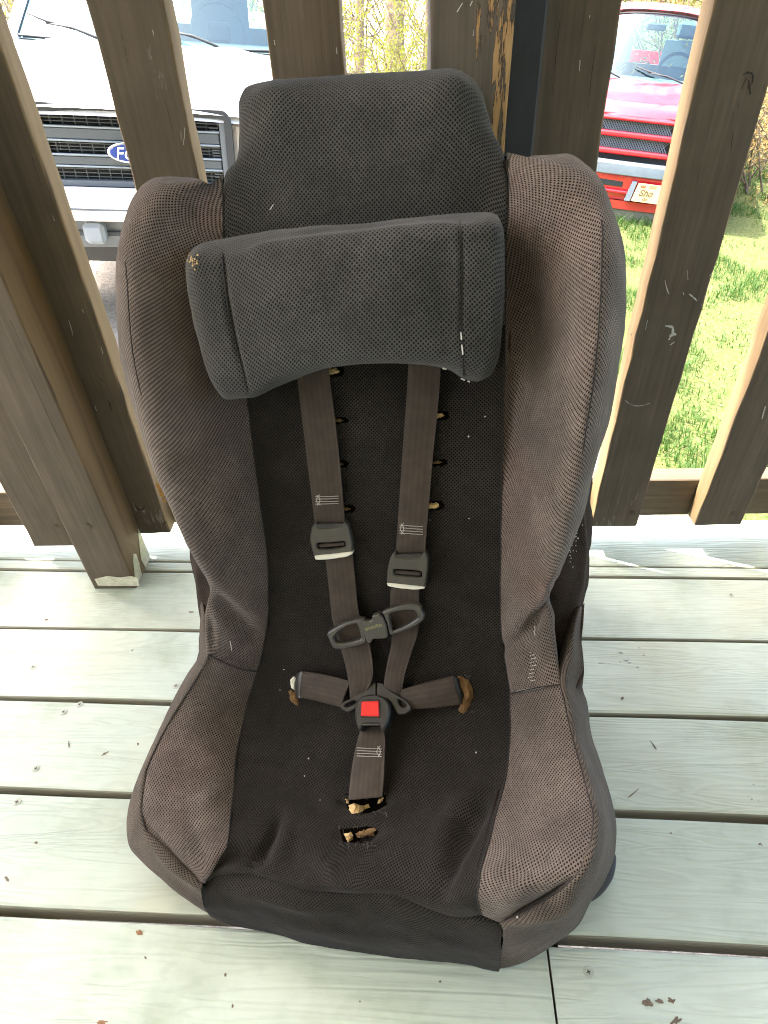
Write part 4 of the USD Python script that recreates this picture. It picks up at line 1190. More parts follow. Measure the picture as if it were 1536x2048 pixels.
torn('torn_foam', [(692, 1597), (697, 1597), (698, 1607), (693, 1606)], M['foam'], .0034, centre, 86)
torn('torn_foam', [(757, 1598), (766, 1595), (768, 1600), (759, 1606)], M['foam'], .0034, centre, 87)
torn('slot', [(674, 1656), (700, 1656), (740, 1652), (758, 1664), (744, 1672), (712, 1680), (694, 1692), (686, 1682), (682, 1664)], M['hole_dark'], .0010, centre, 88, 0)
torn('torn_foam', [(688, 1668), (704, 1663), (708, 1676), (698, 1686)], M['foam'], .0036, centre, 89)
torn('torn_foam', [(712, 1664), (735, 1658), (752, 1658), (750, 1668), (728, 1672), (714, 1674)], M['foam_brown'], .0034, centre, 90)

M['fibre'] = plain('fibre', (0.10, 0.085, 0.07), 0.9)
fb_, rf = [], np.random.default_rng(44)
for (x0, y0, x1, y1, nf) in ((690, 1588, 772, 1626, 26), (678, 1656, 756, 1690, 30), (664, 834, 694, 848, 7), (866, 822, 892, 840, 7), (860, 918, 888, 932, 7), (852, 1002, 882, 1020, 8), (654, 734, 682, 752, 6), (580, 1350, 598, 1412, 10), (920, 1352, 944, 1426, 10), (674, 872, 682, 876, 3), (852, 1036, 862, 1044, 3)):
    for k in range(nf * 2 // 3):
        a, b = rf.uniform(x0, x1), (y0 if rf.random() < .5 else y1) + rf.normal() * 2
        t = rf.random() * 2 * math.pi
        L_ = rf.uniform(3, 9)
        P = [snap(GC, a, b, .0004), snap(GC, a + math.cos(t) * L_ * .5, b + math.sin(t) * L_ * .5, .0016 + .001 * rf.random()), snap(GC, a + math.cos(t + .5) * L_, b + math.sin(t + .5) * L_, .0008)]
        fb_.append(tube(resample(np.array(P), 5), .00022, 4))
seat.part('frayed_fibres', cat(*fb_), M['fibre'], smooth=True, parent=centre, world=True, kind='stuff')

# strap adjusters
A1 = fr([(632, 1041, .010), (692, 1039, .010), (708, 1104, .012), (632, 1112, .012)])
adj1 = plate('strap_adjuster', rnd([(634, 1040), (626, 1052), (622, 1075), (631, 1113), (660, 1110), (708, 1103), (705, 1075), (698, 1046), (690, 1038), (687, 1048), (662, 1053), (639, 1054)], .22), A1, -.004, .006, M['grey_plastic'],
             holes=[rnd([(635, 1083), (664, 1082), (691, 1079), (694, 1085), (692, 1092), (664, 1096), (637, 1096)], .3)], c=.0014)
plate('adjuster_slot', [(633, 1080), (695, 1077), (695, 1095), (635, 1098)], A1, -.003, .0005, M['hole_dark'], parent=adj1)
plate('strap_bar', rnd([(637, 1087), (691, 1083), (691, 1090), (638, 1094)], .2), A1, -.002, .0030, M['strap'], parent=adj1)
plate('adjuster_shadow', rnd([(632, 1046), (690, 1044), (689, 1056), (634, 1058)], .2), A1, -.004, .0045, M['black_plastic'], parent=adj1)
plate('white_edge', rnd([(632, 1107), (660, 1105), (708, 1099), (708, 1104), (696, 1110), (660, 1115), (634, 1116)], .25), A1, -.001, .0072, M['white_plastic'], parent=adj1, c=.001)
A2 = fr([(789, 1100, .010), (852, 1098, .010), (856, 1172, .012), (776, 1168, .012)])
adj2 = plate('strap_adjuster', rnd([(792, 1099), (783, 1110), (777, 1135), (775, 1166), (812, 1170), (851, 1174), (857, 1135), (857, 1110), (850, 1098), (845, 1112), (820, 1115), (793, 1112)], .22), A2, -.004, .006, M['grey_plastic'],
             holes=[rnd([(788, 1135), (816, 1136), (845, 1139), (846, 1150), (843, 1152), (814, 1150), (789, 1147)], .3)], c=.0014)
plate('adjuster_slot', [(785, 1133), (848, 1137), (847, 1154), (786, 1150)], A2, -.003, .0005, M['hole_dark'], parent=adj2)
plate('strap_bar', rnd([(790, 1139), (843, 1143), (842, 1150), (790, 1146)], .2), A2, -.002, .0030, M['strap'], parent=adj2)
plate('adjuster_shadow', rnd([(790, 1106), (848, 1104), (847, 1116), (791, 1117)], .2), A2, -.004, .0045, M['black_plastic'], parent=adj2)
plate('white_edge', rnd([(775, 1161), (812, 1165), (851, 1169), (851, 1173), (830, 1175), (800, 1172), (778, 1168)], .25), A2, -.001, .0072, M['white_plastic'], parent=adj2, c=.001)

# box stitching on the straps
for Gs, par, x0, x1, y0, y1, dy in ((G1, s1, 629, 679, 993, 1008, -1), (G2, s2, 797, 848, 1050, 1066, 3), (G7, c1_, 712, 766, 1496, 1512, 2)):
    for k in range(4):
        y = y0 + (y1 - y0) * k / 3
        seam([(x0 + 2, y), (x1 - 2, y + dy)], 0.00033, M['thread'], 'stitching', par, .0004, Gs)
    xe = x0 + 8 if Gs is not G7 else x1 - 8
    seam([(xe - 3, y0 - 3), (xe + 3, (y0 + y1) / 2), (xe - 2, y1 + 2)], 0.0005, M['thread'], 'stitching', par, .0005, Gs)
    seam([(xe + 3, y0 - 4), (xe - 4, (y0 + y1) / 2), (xe + 4, y1 + 2)], 0.0004, M['thread'], 'stitching', par, .0005, Gs)

# chest clip
def zz(pts):
    return [(600 + a / 5.12, 1180 + b / 5.12) for a, b in pts]


CF = fr([(660, 1268, .022), (750, 1250, .024), (845, 1225, .022), (750, 1230, .024), (750, 1275, .024)])
clip = plate('chest_clip', rnd(zz([(283, 440), (300, 420), (420, 345), (520, 310), (630, 280), (660, 300), (690, 520), (640, 540), (560, 565), (480, 582), (400, 592), (350, 580), (328, 545), (312, 500)]), .25), CF, -.003, .004, M['grey_plastic'],
             holes=[rnd(zz([(352, 465), (400, 410), (480, 360), (590, 325), (615, 400), (640, 490), (560, 515), (470, 535), (390, 535), (362, 510)]), .25)], c=.0014)
plate('clip_half', rnd(zz([(835, 225), (900, 190), (1000, 155), (1130, 132), (1210, 142), (1245, 165), (1250, 200), (1280, 250), (1275, 290), (1200, 350), (1100, 395), (1000, 430), (930, 455), (880, 400)]), .25), CF, -.003, .004, M['grey_plastic'],
      holes=[rnd(zz([(915, 235), (1000, 205), (1100, 190), (1185, 195), (1200, 225), (1215, 275), (1150, 320), (1060, 370), (950, 410), (930, 330)]), .25)], c=.0014, parent=clip)
plate('clip_lock', rnd(zz([(632, 285), (660, 278), (690, 300), (730, 300), (752, 275), (745, 250), (780, 235), (825, 222), (860, 260), (895, 340), (912, 460), (880, 475), (800, 480), (755, 480), (740, 515), (715, 522), (690, 500), (660, 400)]), .2), CF, -.002, .0058, M['grey_plastic'], c=.0012, parent=clip)
plate('clip_gap', zz([(846, 224), (858, 222), (905, 330), (930, 455), (918, 458), (890, 335)]), CF, -.002, .0042, M['hole_dark'], c=.0002, parent=clip)
tm = meshkit.text_mesh('evenflo', 1.0, 0.02)
v, f = raw(tm)
v = v - v.min(0); wdt = v[:, 0].max()
P0, n = CF
u3, w3 = None, None
pa, pb = zz([(676, 418)])[0], zz([(842, 372)])[0]


def onp(a, b, h=0.0):
    r = ray(a, b)
    return EYE + r * (((P0 + n * h - EYE) @ n) / (r @ n))


oa, ob = onp(*pa, .006), onp(*pb, .006)
ux = (ob - oa); L_ = np.linalg.norm(ux); ux /= L_
uy = np.cross(n, ux)
sc = L_ / wdt
v = oa + v[:, :1] * sc * ux + v[:, 1:2] * sc * uy + v[:, 2:] * 0.004 * n
seat.part('lettering', (v, f), M['print_yellow'], parent=clip, world=True)

# buckle
BF = fr([(713, 1400, .026), (783, 1400, .026), (720, 1466, .026), (778, 1466, .026)])


def yy(pts):
    return [(500 + a / 3.072, 1170 + b / 3.072) for a, b in pts]


tl = plate('buckle_tongue', rnd(yy([(548, 735), (575, 712), (625, 690), (690, 640), (740, 605), (772, 595), (772, 690), (700, 690), (665, 720), (640, 765), (600, 780), (560, 765)]), .22), BF, -.006, -.001, M['black_plastic'],
           holes=[rnd(yy([(574, 738), (630, 706), (655, 712), (640, 728), (590, 752)]), .25)], c=.001)
tr = plate('buckle_tongue', rnd(yy([(776, 690), (776, 595), (812, 600), (850, 640), (905, 675), (960, 705), (985, 740), (985, 770), (950, 792), (905, 795), (880, 745), (850, 700)]), .22), BF, -.006, -.001, M['black_plastic'],
           holes=[rnd(yy([(905, 700), (935, 712), (960, 742), (935, 752), (912, 730)]), .25)], c=.001)
bk = plate('buckle', rnd(yy([(655, 790), (660, 735), (690, 695), (735, 680), (790, 680), (835, 695), (868, 735), (872, 795), (855, 860), (828, 912), (812, 885), (805, 862), (705, 862), (695, 890), (680, 900), (662, 850)]), .24), BF, -.008, .008, M['black_plastic'], c=.002)
plate('button_frame', rnd(yy([(695, 722), (700, 712), (806, 712), (812, 722), (812, 818), (806, 824), (700, 824), (694, 818)]), .2), BF, .004, .0092, M['red_frame'], c=.0006, parent=bk)
plate('release_button', rnd(yy([(702, 726), (806, 722), (809, 817), (698, 814)]), .06), BF, .006, .0110, M['red_plastic'], c=.0008, parent=bk)
plate('buckle_ridge', rnd(yy([(690, 872), (705, 858), (806, 858), (818, 870), (806, 868), (705, 868)]), .2), BF, .004, .0085, M['grey_plastic'], c=.0004, parent=bk)

# lint and bright threads on the cover
lint = []
for px, py, r in ((970, 833, .0007), (937, 873, .0009), (938, 1037, .0006), (617, 1517, .0009), (609, 1552, .0007), (952, 1505, .0009), (671, 872, .0006), (872, 1005, .0006), (860, 1040, .0006), (568, 1339, .0007), (736, 1591, .0006), (1035, 1834, .0011), (447, 1323, .0006), (640, 1600, .0005), (560, 1380, .0005), (720, 1300, .0006), (640, 900, .0005)):
    s = trimesh.creation.icosphere(subdivisions=1, radius=r); s.apply_translation(cp(px, py, .004 if px < 1030 else .03)); lint.append(s)
seat.part('lint', cat(*lint), M['lint'], parent=centre, world=True, kind='stuff')
th = []
for line in ([(548, 409), (545, 414), (541, 420)], [(459, 1281), (462, 1290), (463, 1300)], [(1074, 1246), (1071, 1258), (1070, 1268)]):
    Gs = GH if line[0][1] < 500 else (GL if line[0][0] < 600 else GR)
    seam(line, .0004, M['lint'], 'loose_thread', head if Gs is GH else (wing_l if Gs is GL else wing_r), .001, Gs)
# pale worn patch on the right wing: bare mesh yarn over white lining
wp = []
Q = to_px(GR.reshape(-1, 3)); Nn = normals(GR).reshape(-1, 3)
for i in range(12):
    for j in range(3):
        a, b = 1064 + (j - 1) * 4 + (i % 2) * 2 + 1.5 * math.sin(i * .5), 1308 + i * 4.8
        k = ((Q - (a, b)) ** 2).sum(1).argmin()
        s = trimesh.creation.icosphere(subdivisions=1, radius=.00055); s.apply_translation(GR.reshape(-1, 3)[k] + Nn[k] * .0003); wp.append(s)
seat.part('worn_light_specks', cat(*wp), M['lint'], parent=wing_r, world=True)
wp = []
rr = np.random.default_rng(9)
for i in range(34):
    py = 1050 + rr.random() * 85
    px = 1157 - (py - 1050) * .22 + rr.normal() * 4 - 2
    s = trimesh.creation.icosphere(subdivisions=1, radius=.0006); s.apply_translation(cp(px, py, -.022)); wp.append(s)
seat.part('worn_light_specks', cat(*wp), M['lint'], world=True, label='pale beads painted as light through pinholes in the dark lining cloth')  # pale beads stand in for light coming through worn pinholes
# ------------------------------------------------------------------ pickups
def paint(name, c, rough=0.28, coat=0.6):
    return mat(name, {'tc': ('texture_coordinate', {}), 'n': ('noise_texture', {'scale': 3.0, 'detail': 6.0, 'roughness': 0.7}),
                      'r': ('rgb_ramp', {'ramp': [(0.35, tuple(k * 0.9 for k in c)), (0.7, c)]}),
                      'rr': ('map_range', {'from_min': 0.3, 'from_max': 0.7, 'to_min': rough * 0.8, 'to_max': rough * 1.5, 'clamp': True}),
                      'p': ('principled_bsdf', {'coat_weight': coat, 'coat_roughness': 0.08, 'coat_ior': 1.6})},
               [('tc.object', 'n.vector'), ('n.fac', 'r.fac'), ('n.fac', 'rr.value'), ('r.color', 'p.base_color'), ('rr.result', 'p.roughness')])


M['paint_white'] = paint('paint_white', (0.78, 0.78, 0.77))
M['paint_red'] = paint('paint_red', (0.56, 0.012, 0.022), 0.3, 1.0)
M['paint_red_faded'] = paint('paint_red_faded', (0.58, 0.05, 0.03), 0.5, 0.1)
M['grille_dark'] = plain('grille_dark', (0.018, 0.021, 0.022), 0.6)
M['grille_bar'] = plain('grille_bar', (0.050, 0.062, 0.066), 0.4)
M['grille_edge'] = plain('grille_edge', (0.22, 0.26, 0.28), 0.3, 0.4)
M['chrome'] = plain('chrome', (0.62, 0.64, 0.66), 0.18, 1.0)
M['bumper_grey'] = plain('bumper_grey', (0.16, 0.19, 0.21), 0.45, noise=0.15, scale=8)
M['trim_grey'] = plain('trim_grey', (0.085, 0.10, 0.11), 0.55)
M['beige_dam'] = plain('beige_dam', (0.15, 0.14, 0.10), 0.7)
M['tyre'] = plain('tyre', (0.02, 0.02, 0.02), 0.85, noise=0.2, scale=20, bump=0.003)
M['interior'] = plain('interior', (0.075, 0.09, 0.095), 0.8)
M['interior_dark'] = plain('interior_dark', (0.03, 0.036, 0.038), 0.7)
M['blue_badge'] = plain('blue_badge', (0.012, 0.035, 0.16), 0.25, coat_weight=0.8)
M['badge_white'] = plain('badge_white', (0.8, 0.82, 0.84), 0.3)
M['lamp_lens'] = plain('lamp_lens', (0.55, 0.60, 0.60), 0.08, coat_weight=1.0)
M['lamp_amber'] = plain('lamp_amber', (0.5, 0.16, 0.02), 0.15, coat_weight=1.0)
M['plate_yellow'] = plain('plate_yellow', (0.50, 0.46, 0.21), 0.5, noise=0.06, scale=30)
M['plate_ink'] = plain('plate_ink', (0.16, 0.08, 0.03), 0.6)
M['plate_red'] = plain('plate_red', (0.36, 0.10, 0.04), 0.6)
M['paper'] = plain('paper', (0.16, 0.18, 0.14), 0.8)
M['glass'] = mat('car_glass', {'f': ('layer_weight', {'blend': 0.5}), 'pw': ('math', {'math_type': 'power', 'value2': 5.0}), 'fm': ('map_range', {'from_min': 0.0, 'from_max': 1.0, 'to_min': 0.10, 'to_max': 1.0, 'clamp': True}),
                               't': ('transparent_bsdf', {'color': (0.66, 0.86, 0.87)}), 'g': ('glossy_bsdf', {'color': (0.72, 0.95, 1.0), 'roughness': 0.02}), 'm': ('mix_closure', {})},
                 [('f.facing', 'pw.value1'), ('pw.value', 'fm.value'), ('fm.result', 'm.fac'), ('t.BSDF', 'm.closure1'), ('g.BSDF', 'm.closure2')], surface='m.closure')


def hill_frame(P, psi, roll=0.0):
    """Axes of a vehicle on the sloping ground: x to the viewer's right, y to its rear, z up."""
    n = np.array([0.09, -0.075, 1.0]); n /= np.linalg.norm(n)
    y = np.array([math.sin(psi), math.cos(psi), 0.0]); y -= n * (y @ n); y /= np.linalg.norm(y)
    x = np.cross(y, n)
    x, n = x * math.cos(roll) - n * math.sin(roll), n * math.cos(roll) + x * math.sin(roll)
    Mx = np.eye(4); Mx[:3, 0], Mx[:3, 1], Mx[:3, 2], Mx[:3, 3] = x, y, n, P
    return Mx


def hexa(p):
    """A solid from eight corners: four of the front face, then four of the rear."""
    return trimesh.convex.convex_hull(np.array(p, float))


def side_extrude(poly, x0, x1):
    from shapely.geometry import Polygon
    g = Polygon(poly).buffer(0)
    mm = trimesh.creation.extrude_polygon(g, x1 - x0, engine='earcut')
    v = mm.vertices.copy()
    mm.vertices = np.stack([x0 + v[:, 2], v[:, 0], v[:, 1]], 1)
    mm.fix_normals()
    return mm


def arc(cx, cz, r, a0, a1, n=14):
    return [(cx + r * math.cos(t), cz + r * math.sin(t)) for t in np.linspace(a0, a1, n)]


def wheel(t, x, y, r, w, sgn):
    prof = [(r * .62, -w / 2), (r * .93, -w / 2), (r, -w * .36), (r, w * .36), (r * .93, w / 2), (r * .62, w / 2)]
    ty = trimesh.creation.revolve(np.array(prof + [prof[0]]), sections=40)
    rimp = [(0.0, w * .28), (r * .2, w * .30), (r * .25, w * .22), (r * .5, w * .16), (r * .58, w * .36), (r * .63, w * .46), (r * .63, -w * .4), (0, -w * .4)]
    rm = trimesh.creation.revolve(np.array(rimp), sections=40)
    T = trimesh.transformations.rotation_matrix(math.pi / 2 * sgn, [0, 1, 0]); T[:3, 3] = (x, y, r)
    for m_ in (ty, rm):
        m_.apply_transform(T)
    p = t.part('wheel', ty, M['tyre'], smooth=35)
    t.part('rim', rm, M['chrome'], smooth=35, parent=p)


def pickup(name, label, group, Mx, pm, d):
    """Body, cab, bed and wheels of a pickup; d holds its measures."""
    t = Thing(name, label, 'pickup truck', matrix=Mx)
    W, H0, HC, LH = d['W'], d['hood0'], d['hood1'], d['LH']          # width, hood height in front and at the cowl, hood length
    hw = W / 2
    # hood: crowned, rolled over at the front
    xs = np.linspace(-1, 1, 41); ys = np.linspace(0, 1, 30)
    G = np.zeros((30, 41, 3))
    for i, v_ in enumerate(ys):
        y = LH * v_ - d.get('nose', 0.0) * (1 - v_)
        z0 = H0 + (HC - H0) * v_ ** 0.75
        roll = 0.05 * math.exp(-(v_ * LH / 0.05))
        bow = d.get('bow', 0.10)
        for j, u in enumerate(xs):
            half = hw * (0.86 + 0.08 * v_)
            ridge = 0.018 * math.exp(-((abs(u) - 0.55) / 0.10) ** 2) * min(1, v_ * 4)
            G[i, j] = (u * half, y + bow * abs(u) ** 2.4 * (1 - v_), z0 - roll - 0.045 * abs(u) ** 2.6 + ridge)
    f = grid_faces(30, 41)
    hood = (np.vstack([G.reshape(-1, 3), G.reshape(-1, 3) - [0, 0, 0.03]]), np.vstack([f, f[:, ::-1] + 1230]))
    t.part('hood', hood, pm, smooth=40)
    # flanks with wheel arches, from the nose to the tail
    r = d['wheel']; ax, bx = d['axle'], d['axle'] + d['wb']
    zt, cab1, L = d['belt'], LH + d['cab'], d['L']
    poly = [(0.10, 0.52 * H0), (0.06, H0 - 0.14), (0.16, H0 - 0.05), (LH, HC - 0.06), (LH + 0.05, zt), (cab1, zt), (cab1 + 0.02, zt), (L, zt), (L, 0.48)]
    poly += [(bx + r * 1.2, 0.42)] + arc(bx, r, r * 1.18, 0.15, math.pi - 0.15)[0:] + [(bx - r * 1.2, 0.36), (ax + r * 1.2, 0.36)] + arc(ax, r, r * 1.18, 0.15, math.pi - 0.15) + [(ax - r * 1.25, 0.40)]
    for s, nm in ((-1, 'flank'), (1, 'flank')):
        mm = side_extrude(poly, hw - 0.09, hw)
        if s < 0:
            mm.vertices[:, 0] *= -1; mm.invert()
        t.part(nm, mm, pm, smooth=25)
    # cowl, floor, inner body
    t.part('underbody', box(-hw + 0.1, hw - 0.1, 0.25, L - 0.1, 0.34, 0.55), M['grille_dark'])
    t.part('cowl', box(-hw + 0.12, hw - 0.12, LH - 0.01, LH + 0.12, HC - 0.10, HC - 0.035), M['grille_dark'])
    # glass house
    zr, wy = d['roof'], d['wy']                       # roof height, run of the windscreen
    tw, bw = d['tw'], d['bw']                         # half widths at the roof and at the belt
    y0, y1 = LH + 0.06, LH + 0.06 + wy
    zb = HC - 0.02
    ny, nx = 12, 24
    G = np.zeros((ny, nx, 3))
    for i in range(ny):
        a = i / (ny - 1)
        for j in range(nx):
            u = -1 + 2 * j / (nx - 1)
            half = bw + (tw - bw) * a - 0.035
            G[i, j] = (u * half, y0 + wy * a + 0.13 * u * u * (1 - 0.3 * a), zb + (zr - 0.05 - zb) * a - 0.035 * u * u * a)
    f = grid_faces(ny, nx)
    t.part('windscreen', (G.reshape(-1, 3), f), M['glass'], smooth=True)
    for s in (-1, 1):
        e = G[:, -1 if s > 0 else 0]
        t.part('pillar', tube(np.vstack([e[:1] - [0, .05, .06], e, e[-1:] + [0, .08, .01]]) + [s * 0.03, 0.02, 0], 0.042, 10), pm, smooth=True)
    t.part('screen_seal', tube(np.vstack([G[:, 0], G[-1, 1:], G[::-1, -1], G[0, ::-1]]), 0.009, 6), M['grille_dark'], smooth=True)
    # roof
    n1, n2 = 14, 21
    yr0, yr1 = y1 + 0.0, cab1 - 0.12
    R = np.zeros((n1, n2, 3))
    for i in range(n1):
        a = i / (n1 - 1)
        for j in range(n2):
            u = -1 + 2 * j / (n2 - 1)
            R[i, j] = (u * (tw + 0.03), yr0 + (yr1 - yr0) * a + 0.10 * u * u * (1 - a), zr + 0.025 * math.sin(math.pi * a) - 0.055 * abs(u) ** 3 - 0.02 * (1 - a) ** 4)
    f = grid_faces(n1, n2)
    t.part('roof', (np.vstack([R.reshape(-1, 3), R.reshape(-1, 3) - [0, 0, .05]]), np.vstack([f, f[:, ::-1] + n1 * n2])), pm, smooth=40)
    for s in (-1, 1):
        t.part('pillar', hexa([(s * (bw + .02), cab1 - .25, zt - .02), (s * (bw - .04), cab1 - .25, zt - .02), (s * (bw + .02), cab1, zt - .02), (s * (bw - .04), cab1, zt - .02),
                               (s * tw, cab1 - .30, zr - .03), (s * (tw - .05), cab1 - .30, zr - .03), (s * tw, cab1 - .12, zr - .03), (s * (tw - .05), cab1 - .12, zr - .03)]), pm)
        ym = LH + d['cab'] * 0.58
        t.part('side_window', np_quad([(s * bw, LH + .22, zt), (s * bw, cab1 - .24, zt), (s * (tw + .01), cab1 - .30, zr - .06), (s * (tw + .01), y1 + .10, zr - .06)]), M['glass'])
        t.part('pillar', hexa([(s * bw, ym, zt), (s * (bw - .04), ym, zt), (s * bw, ym + .09, zt), (s * (bw - .04), ym + .09, zt), (s * tw, ym, zr - .05), (s * (tw - .04), ym, zr - .05), (s * tw, ym + .08, zr - .05), (s * (tw - .04), ym + .08, zr - .05)]), pm)
        mp = t.part('mirror', box(s * (hw + .16) - .10, s * (hw + .16) + .10, LH + .30, LH + .40, zt + .03, zt + .22, .025), pm if d.get('mirror_paint') else M['grille_dark'])
        t.part('mirror_arm', box(min(s * hw, s * (hw + .10)), max(s * hw, s * (hw + .10)), LH + .34, LH + .38, zt + .04, zt + .09, .008), M['grille_dark'], parent=mp)
    t.part('rear_window', np_quad([(-bw + .12, cab1 - .04, zt + .04), (bw - .12, cab1 - .04, zt + .04), (tw - .10, cab1 - .14, zr - .10), (-tw + .10, cab1 - .14, zr - .10)]), M['glass'])
    t.part('cab_back', cat(hexa([(-bw, cab1 - .05, .5), (bw, cab1 - .05, .5), (-bw, cab1, .5), (bw, cab1, .5), (-bw, cab1 - .05, zt + .04), (bw, cab1 - .05, zt + .04), (-bw, cab1, zt + .04), (bw, cab1, zt + .04)])), M['interior'])
    # inside of the cab
    t.part('dashboard', hexa([(-bw + .05, y0 + .10, zb - .16), (bw - .05, y0 + .10, zb - .16), (-bw + .05, y0 + .12, zb - .015), (bw - .05, y0 + .12, zb - .015), (-bw + .05, y0 + .55, zb - .02), (bw - .05, y0 + .55, zb - .02), (-bw + .05, y0 + .60, zb - .22), (bw - .05, y0 + .60, zb - .22)]), M['interior'])
    sw = []
    cx, cy, cz = d.get('wheel_x', 0.40), y0 + 0.78, zb + 0.02
    for a in np.linspace(0, 2 * math.pi, 33)[:-1]:
        sw.append((cx + .19 * math.cos(a), cy + .19 * math.sin(a) * .42, cz + .19 * math.sin(a) * .9))
    p = t.part('steering_wheel', tube(sw, .016, 8, closed=True), M['interior_dark'], smooth=True)
    t.part('wheel_hub', box(cx - .09, cx + .09, cy - .06, cy + .02, cz - .06, cz + .06, .02), M['interior_dark'], parent=p)
    for s in (-1, 1):
        q = t.part('seat', hexa([(s * .40 - .24, y0 + 1.25, zt - .45), (s * .40 + .24, y0 + 1.25, zt - .45), (s * .40 - .22, y0 + 1.42, zt + .28), (s * .40 + .22, y0 + 1.42, zt + .28), (s * .40 - .24, y0 + 1.42, zt - .45), (s * .40 + .24, y0 + 1.42, zt - .45), (s * .40 - .2, y0 + 1.52, zt + .28), (s * .40 + .2, y0 + 1.52, zt + .28)]), M['interior'])
        t.part('head_rest', box(s * .40 - .12, s * .40 + .12, y0 + 1.42, y0 + 1.52, zt + .30, zt + .46, .03), M['interior'], parent=q)
    t.part('inside_mirror', box(-.10, .10, y1 - .06, y1 - .02, zr - .19, zr - .13, .01), M['interior_dark'])
    # wipers
    for (xa, xb) in d['wipers']:
        a = np.array([xa, y0 - .02, zb + .02]); b = np.array([xb, y0 + .06, zb + .075])
        w_ = t.part('wiper', tube([a, a * .5 + b * .5 + [0, -.02, .02], b], [.009, .007, .005], 6), M['grille_dark'], smooth=True)
        c0 = b + (b - a) * -.62; c1 = b + (b - a) * .35
        t.part('wiper_blade', tube([c0 + [0, .01, .012], b + [0, .0, .012], c1 + [0, .02, .02]], [.006, .008, .005], 6), M['grille_dark'], smooth=True, parent=w_)
    # bed
    b0 = cab1 + .03
    t.part('bed', cat(box(-hw + .02, hw - .02, b0, b0 + .05, .55, zt - .02), box(-hw + .02, hw - .02, L - .06, L, .55, zt - .02), box(-hw + .1, hw - .1, b0, L, .6, .66)), pm)
    for s in (-1, 1):
        for y in (ax, bx):
            wheel(t, s * (hw - .13), y, r, .23, s)
    return t


def np_quad(p):
    p = np.array(p, float)
    return p, np.array([[0, 1, 2], [0, 2, 3]])


# white pickup, left behind the slats
PX_E = EYE + ray(262, 310) * (3.02 / FPX)
psi = math.radians(-13.0)
Fm = hill_frame(PX_E, psi, .025)
org = PX_E - Fm[:3, 2] * 1.00 + Fm[:3, 1] * 0.09
wt = pickup('pickup_truck', 'white pickup truck with black mesh grille and blue oval badge', None, hill_frame(org, psi, .025), M['paint_white'],
            dict(W=1.96, hood0=1.238, hood1=1.300, LH=1.30, wheel=.39, axle=.75, wb=3.2, belt=1.22, cab=1.75, L=5.3, roof=1.88, wy=.72, tw=.66, bw=.86, wipers=[(-.30, -.62), (.42, .10)], wheel_x=.40, mirror_paint=True, nose=.07))
# grille: backing, frame, bars with bright edges, mesh
gw = .47
wt.part('grille_back', box(-gw, gw, .03, .05, .85, 1.165), M['grille_dark'])
frame_pts = []


def frame_ring(x0, x1, z0, z1, w, rr, y0, y1):
    from shapely.geometry import box as sbox
    o = sbox(x0, z0, x1, z1).buffer(-rr).buffer(rr, 8)
    i = o.buffer(-w)
    mm = trimesh.creation.extrude_polygon(o.difference(i), y1 - y0, engine='earcut')
    v = mm.vertices.copy(); mm.vertices = np.stack([v[:, 0], y1 - v[:, 2], v[:, 1]], 1)
    mm.fix_normals()
    return mm


gp = wt.part('grille_frame', frame_ring(-gw - .035, gw + .035, .80, 1.200, .035, .05, -.045, .045), M['grille_dark'], smooth=30)
wt.part('frame_inner', frame_ring(-gw + .001, gw - .001, .836, 1.196, .026, .03, -.035, .03), M['trim_grey'], smooth=30, parent=gp)
rib = [box(s * (gw - .055) - .02, s * (gw - .055) + .02, -.02, .0, z, z + .006) for s in (-1, 1) for z in np.arange(.89, 1.12, .0125)]
wt.part('grille_ribs', cat(*rib), M['grille_bar'], kind='stuff')
for z0, z1 in ((1.045, 1.098), (.930, .975)):
    bp = wt.part('grille_bar', box(-gw + .03, gw - .03, -.030, .01, z0, z1, .006), M['grille_bar'])
    wt.part('bar_edge', box(-gw + .03, gw - .03, -.034, -.02, z1 - .001, z1 + .008, .002), M['grille_edge'], parent=bp)
    wt.part('bar_edge', box(-gw + .03, gw - .03, -.034, -.02, z0 - .008, z0 + .001, .002), M['grille_edge'], parent=bp)
for z0, z1 in ((1.106, 1.16), (.983, 1.037), (.862, .922)):
    b = [box(-gw + .02, gw - .02, -.006, .004, z - .0022, z + .0022) for z in np.linspace(z0 + .012, z1 - .012, 3)]
    b += [box(x - .0022, x + .0022, -.0085, .002, z0, z1) for x in np.arange(-gw + .05, gw, .057)]
    wt.part('grille_mesh', cat(*b), M['grille_bar'], kind='stuff')


def ellipse_plate(a, b, y0, y1, n=48):
    th = np.arange(n) / n * 2 * math.pi
    V = []
    for k, y in ((1.0, y1), (1.0, y0 + .004), (.94, y0)):
        V += [(a * k * math.cos(t), y, b * k * math.sin(t)) for t in th]
    V.append((0, y0, 0))
    F = []
    for r_ in range(2):
        for i in range(n):
            j = (i + 1) % n
            F += [(r_ * n + i, r_ * n + j, (r_ + 1) * n + j), (r_ * n + i, (r_ + 1) * n + j, (r_ + 1) * n + i)]
    F += [(2 * n + i, 2 * n + (i + 1) % n, 3 * n) for i in range(n)]
    m_ = trimesh.Trimesh(np.array(V), np.array(F), process=False)
    return m_


def shift(m_, d):
    v, f = raw(m_)
    return v + np.array(d), f


bd = wt.part('badge', shift(ellipse_plate(.118, .048, -.058, -.03), (0, 0, 1.0)), M['chrome'], smooth=30)
wt.part('badge_field', shift(ellipse_plate(.108, .040, -.0615, -.05), (0, 0, 1.0)), M['blue_badge'], smooth=30, parent=bd)


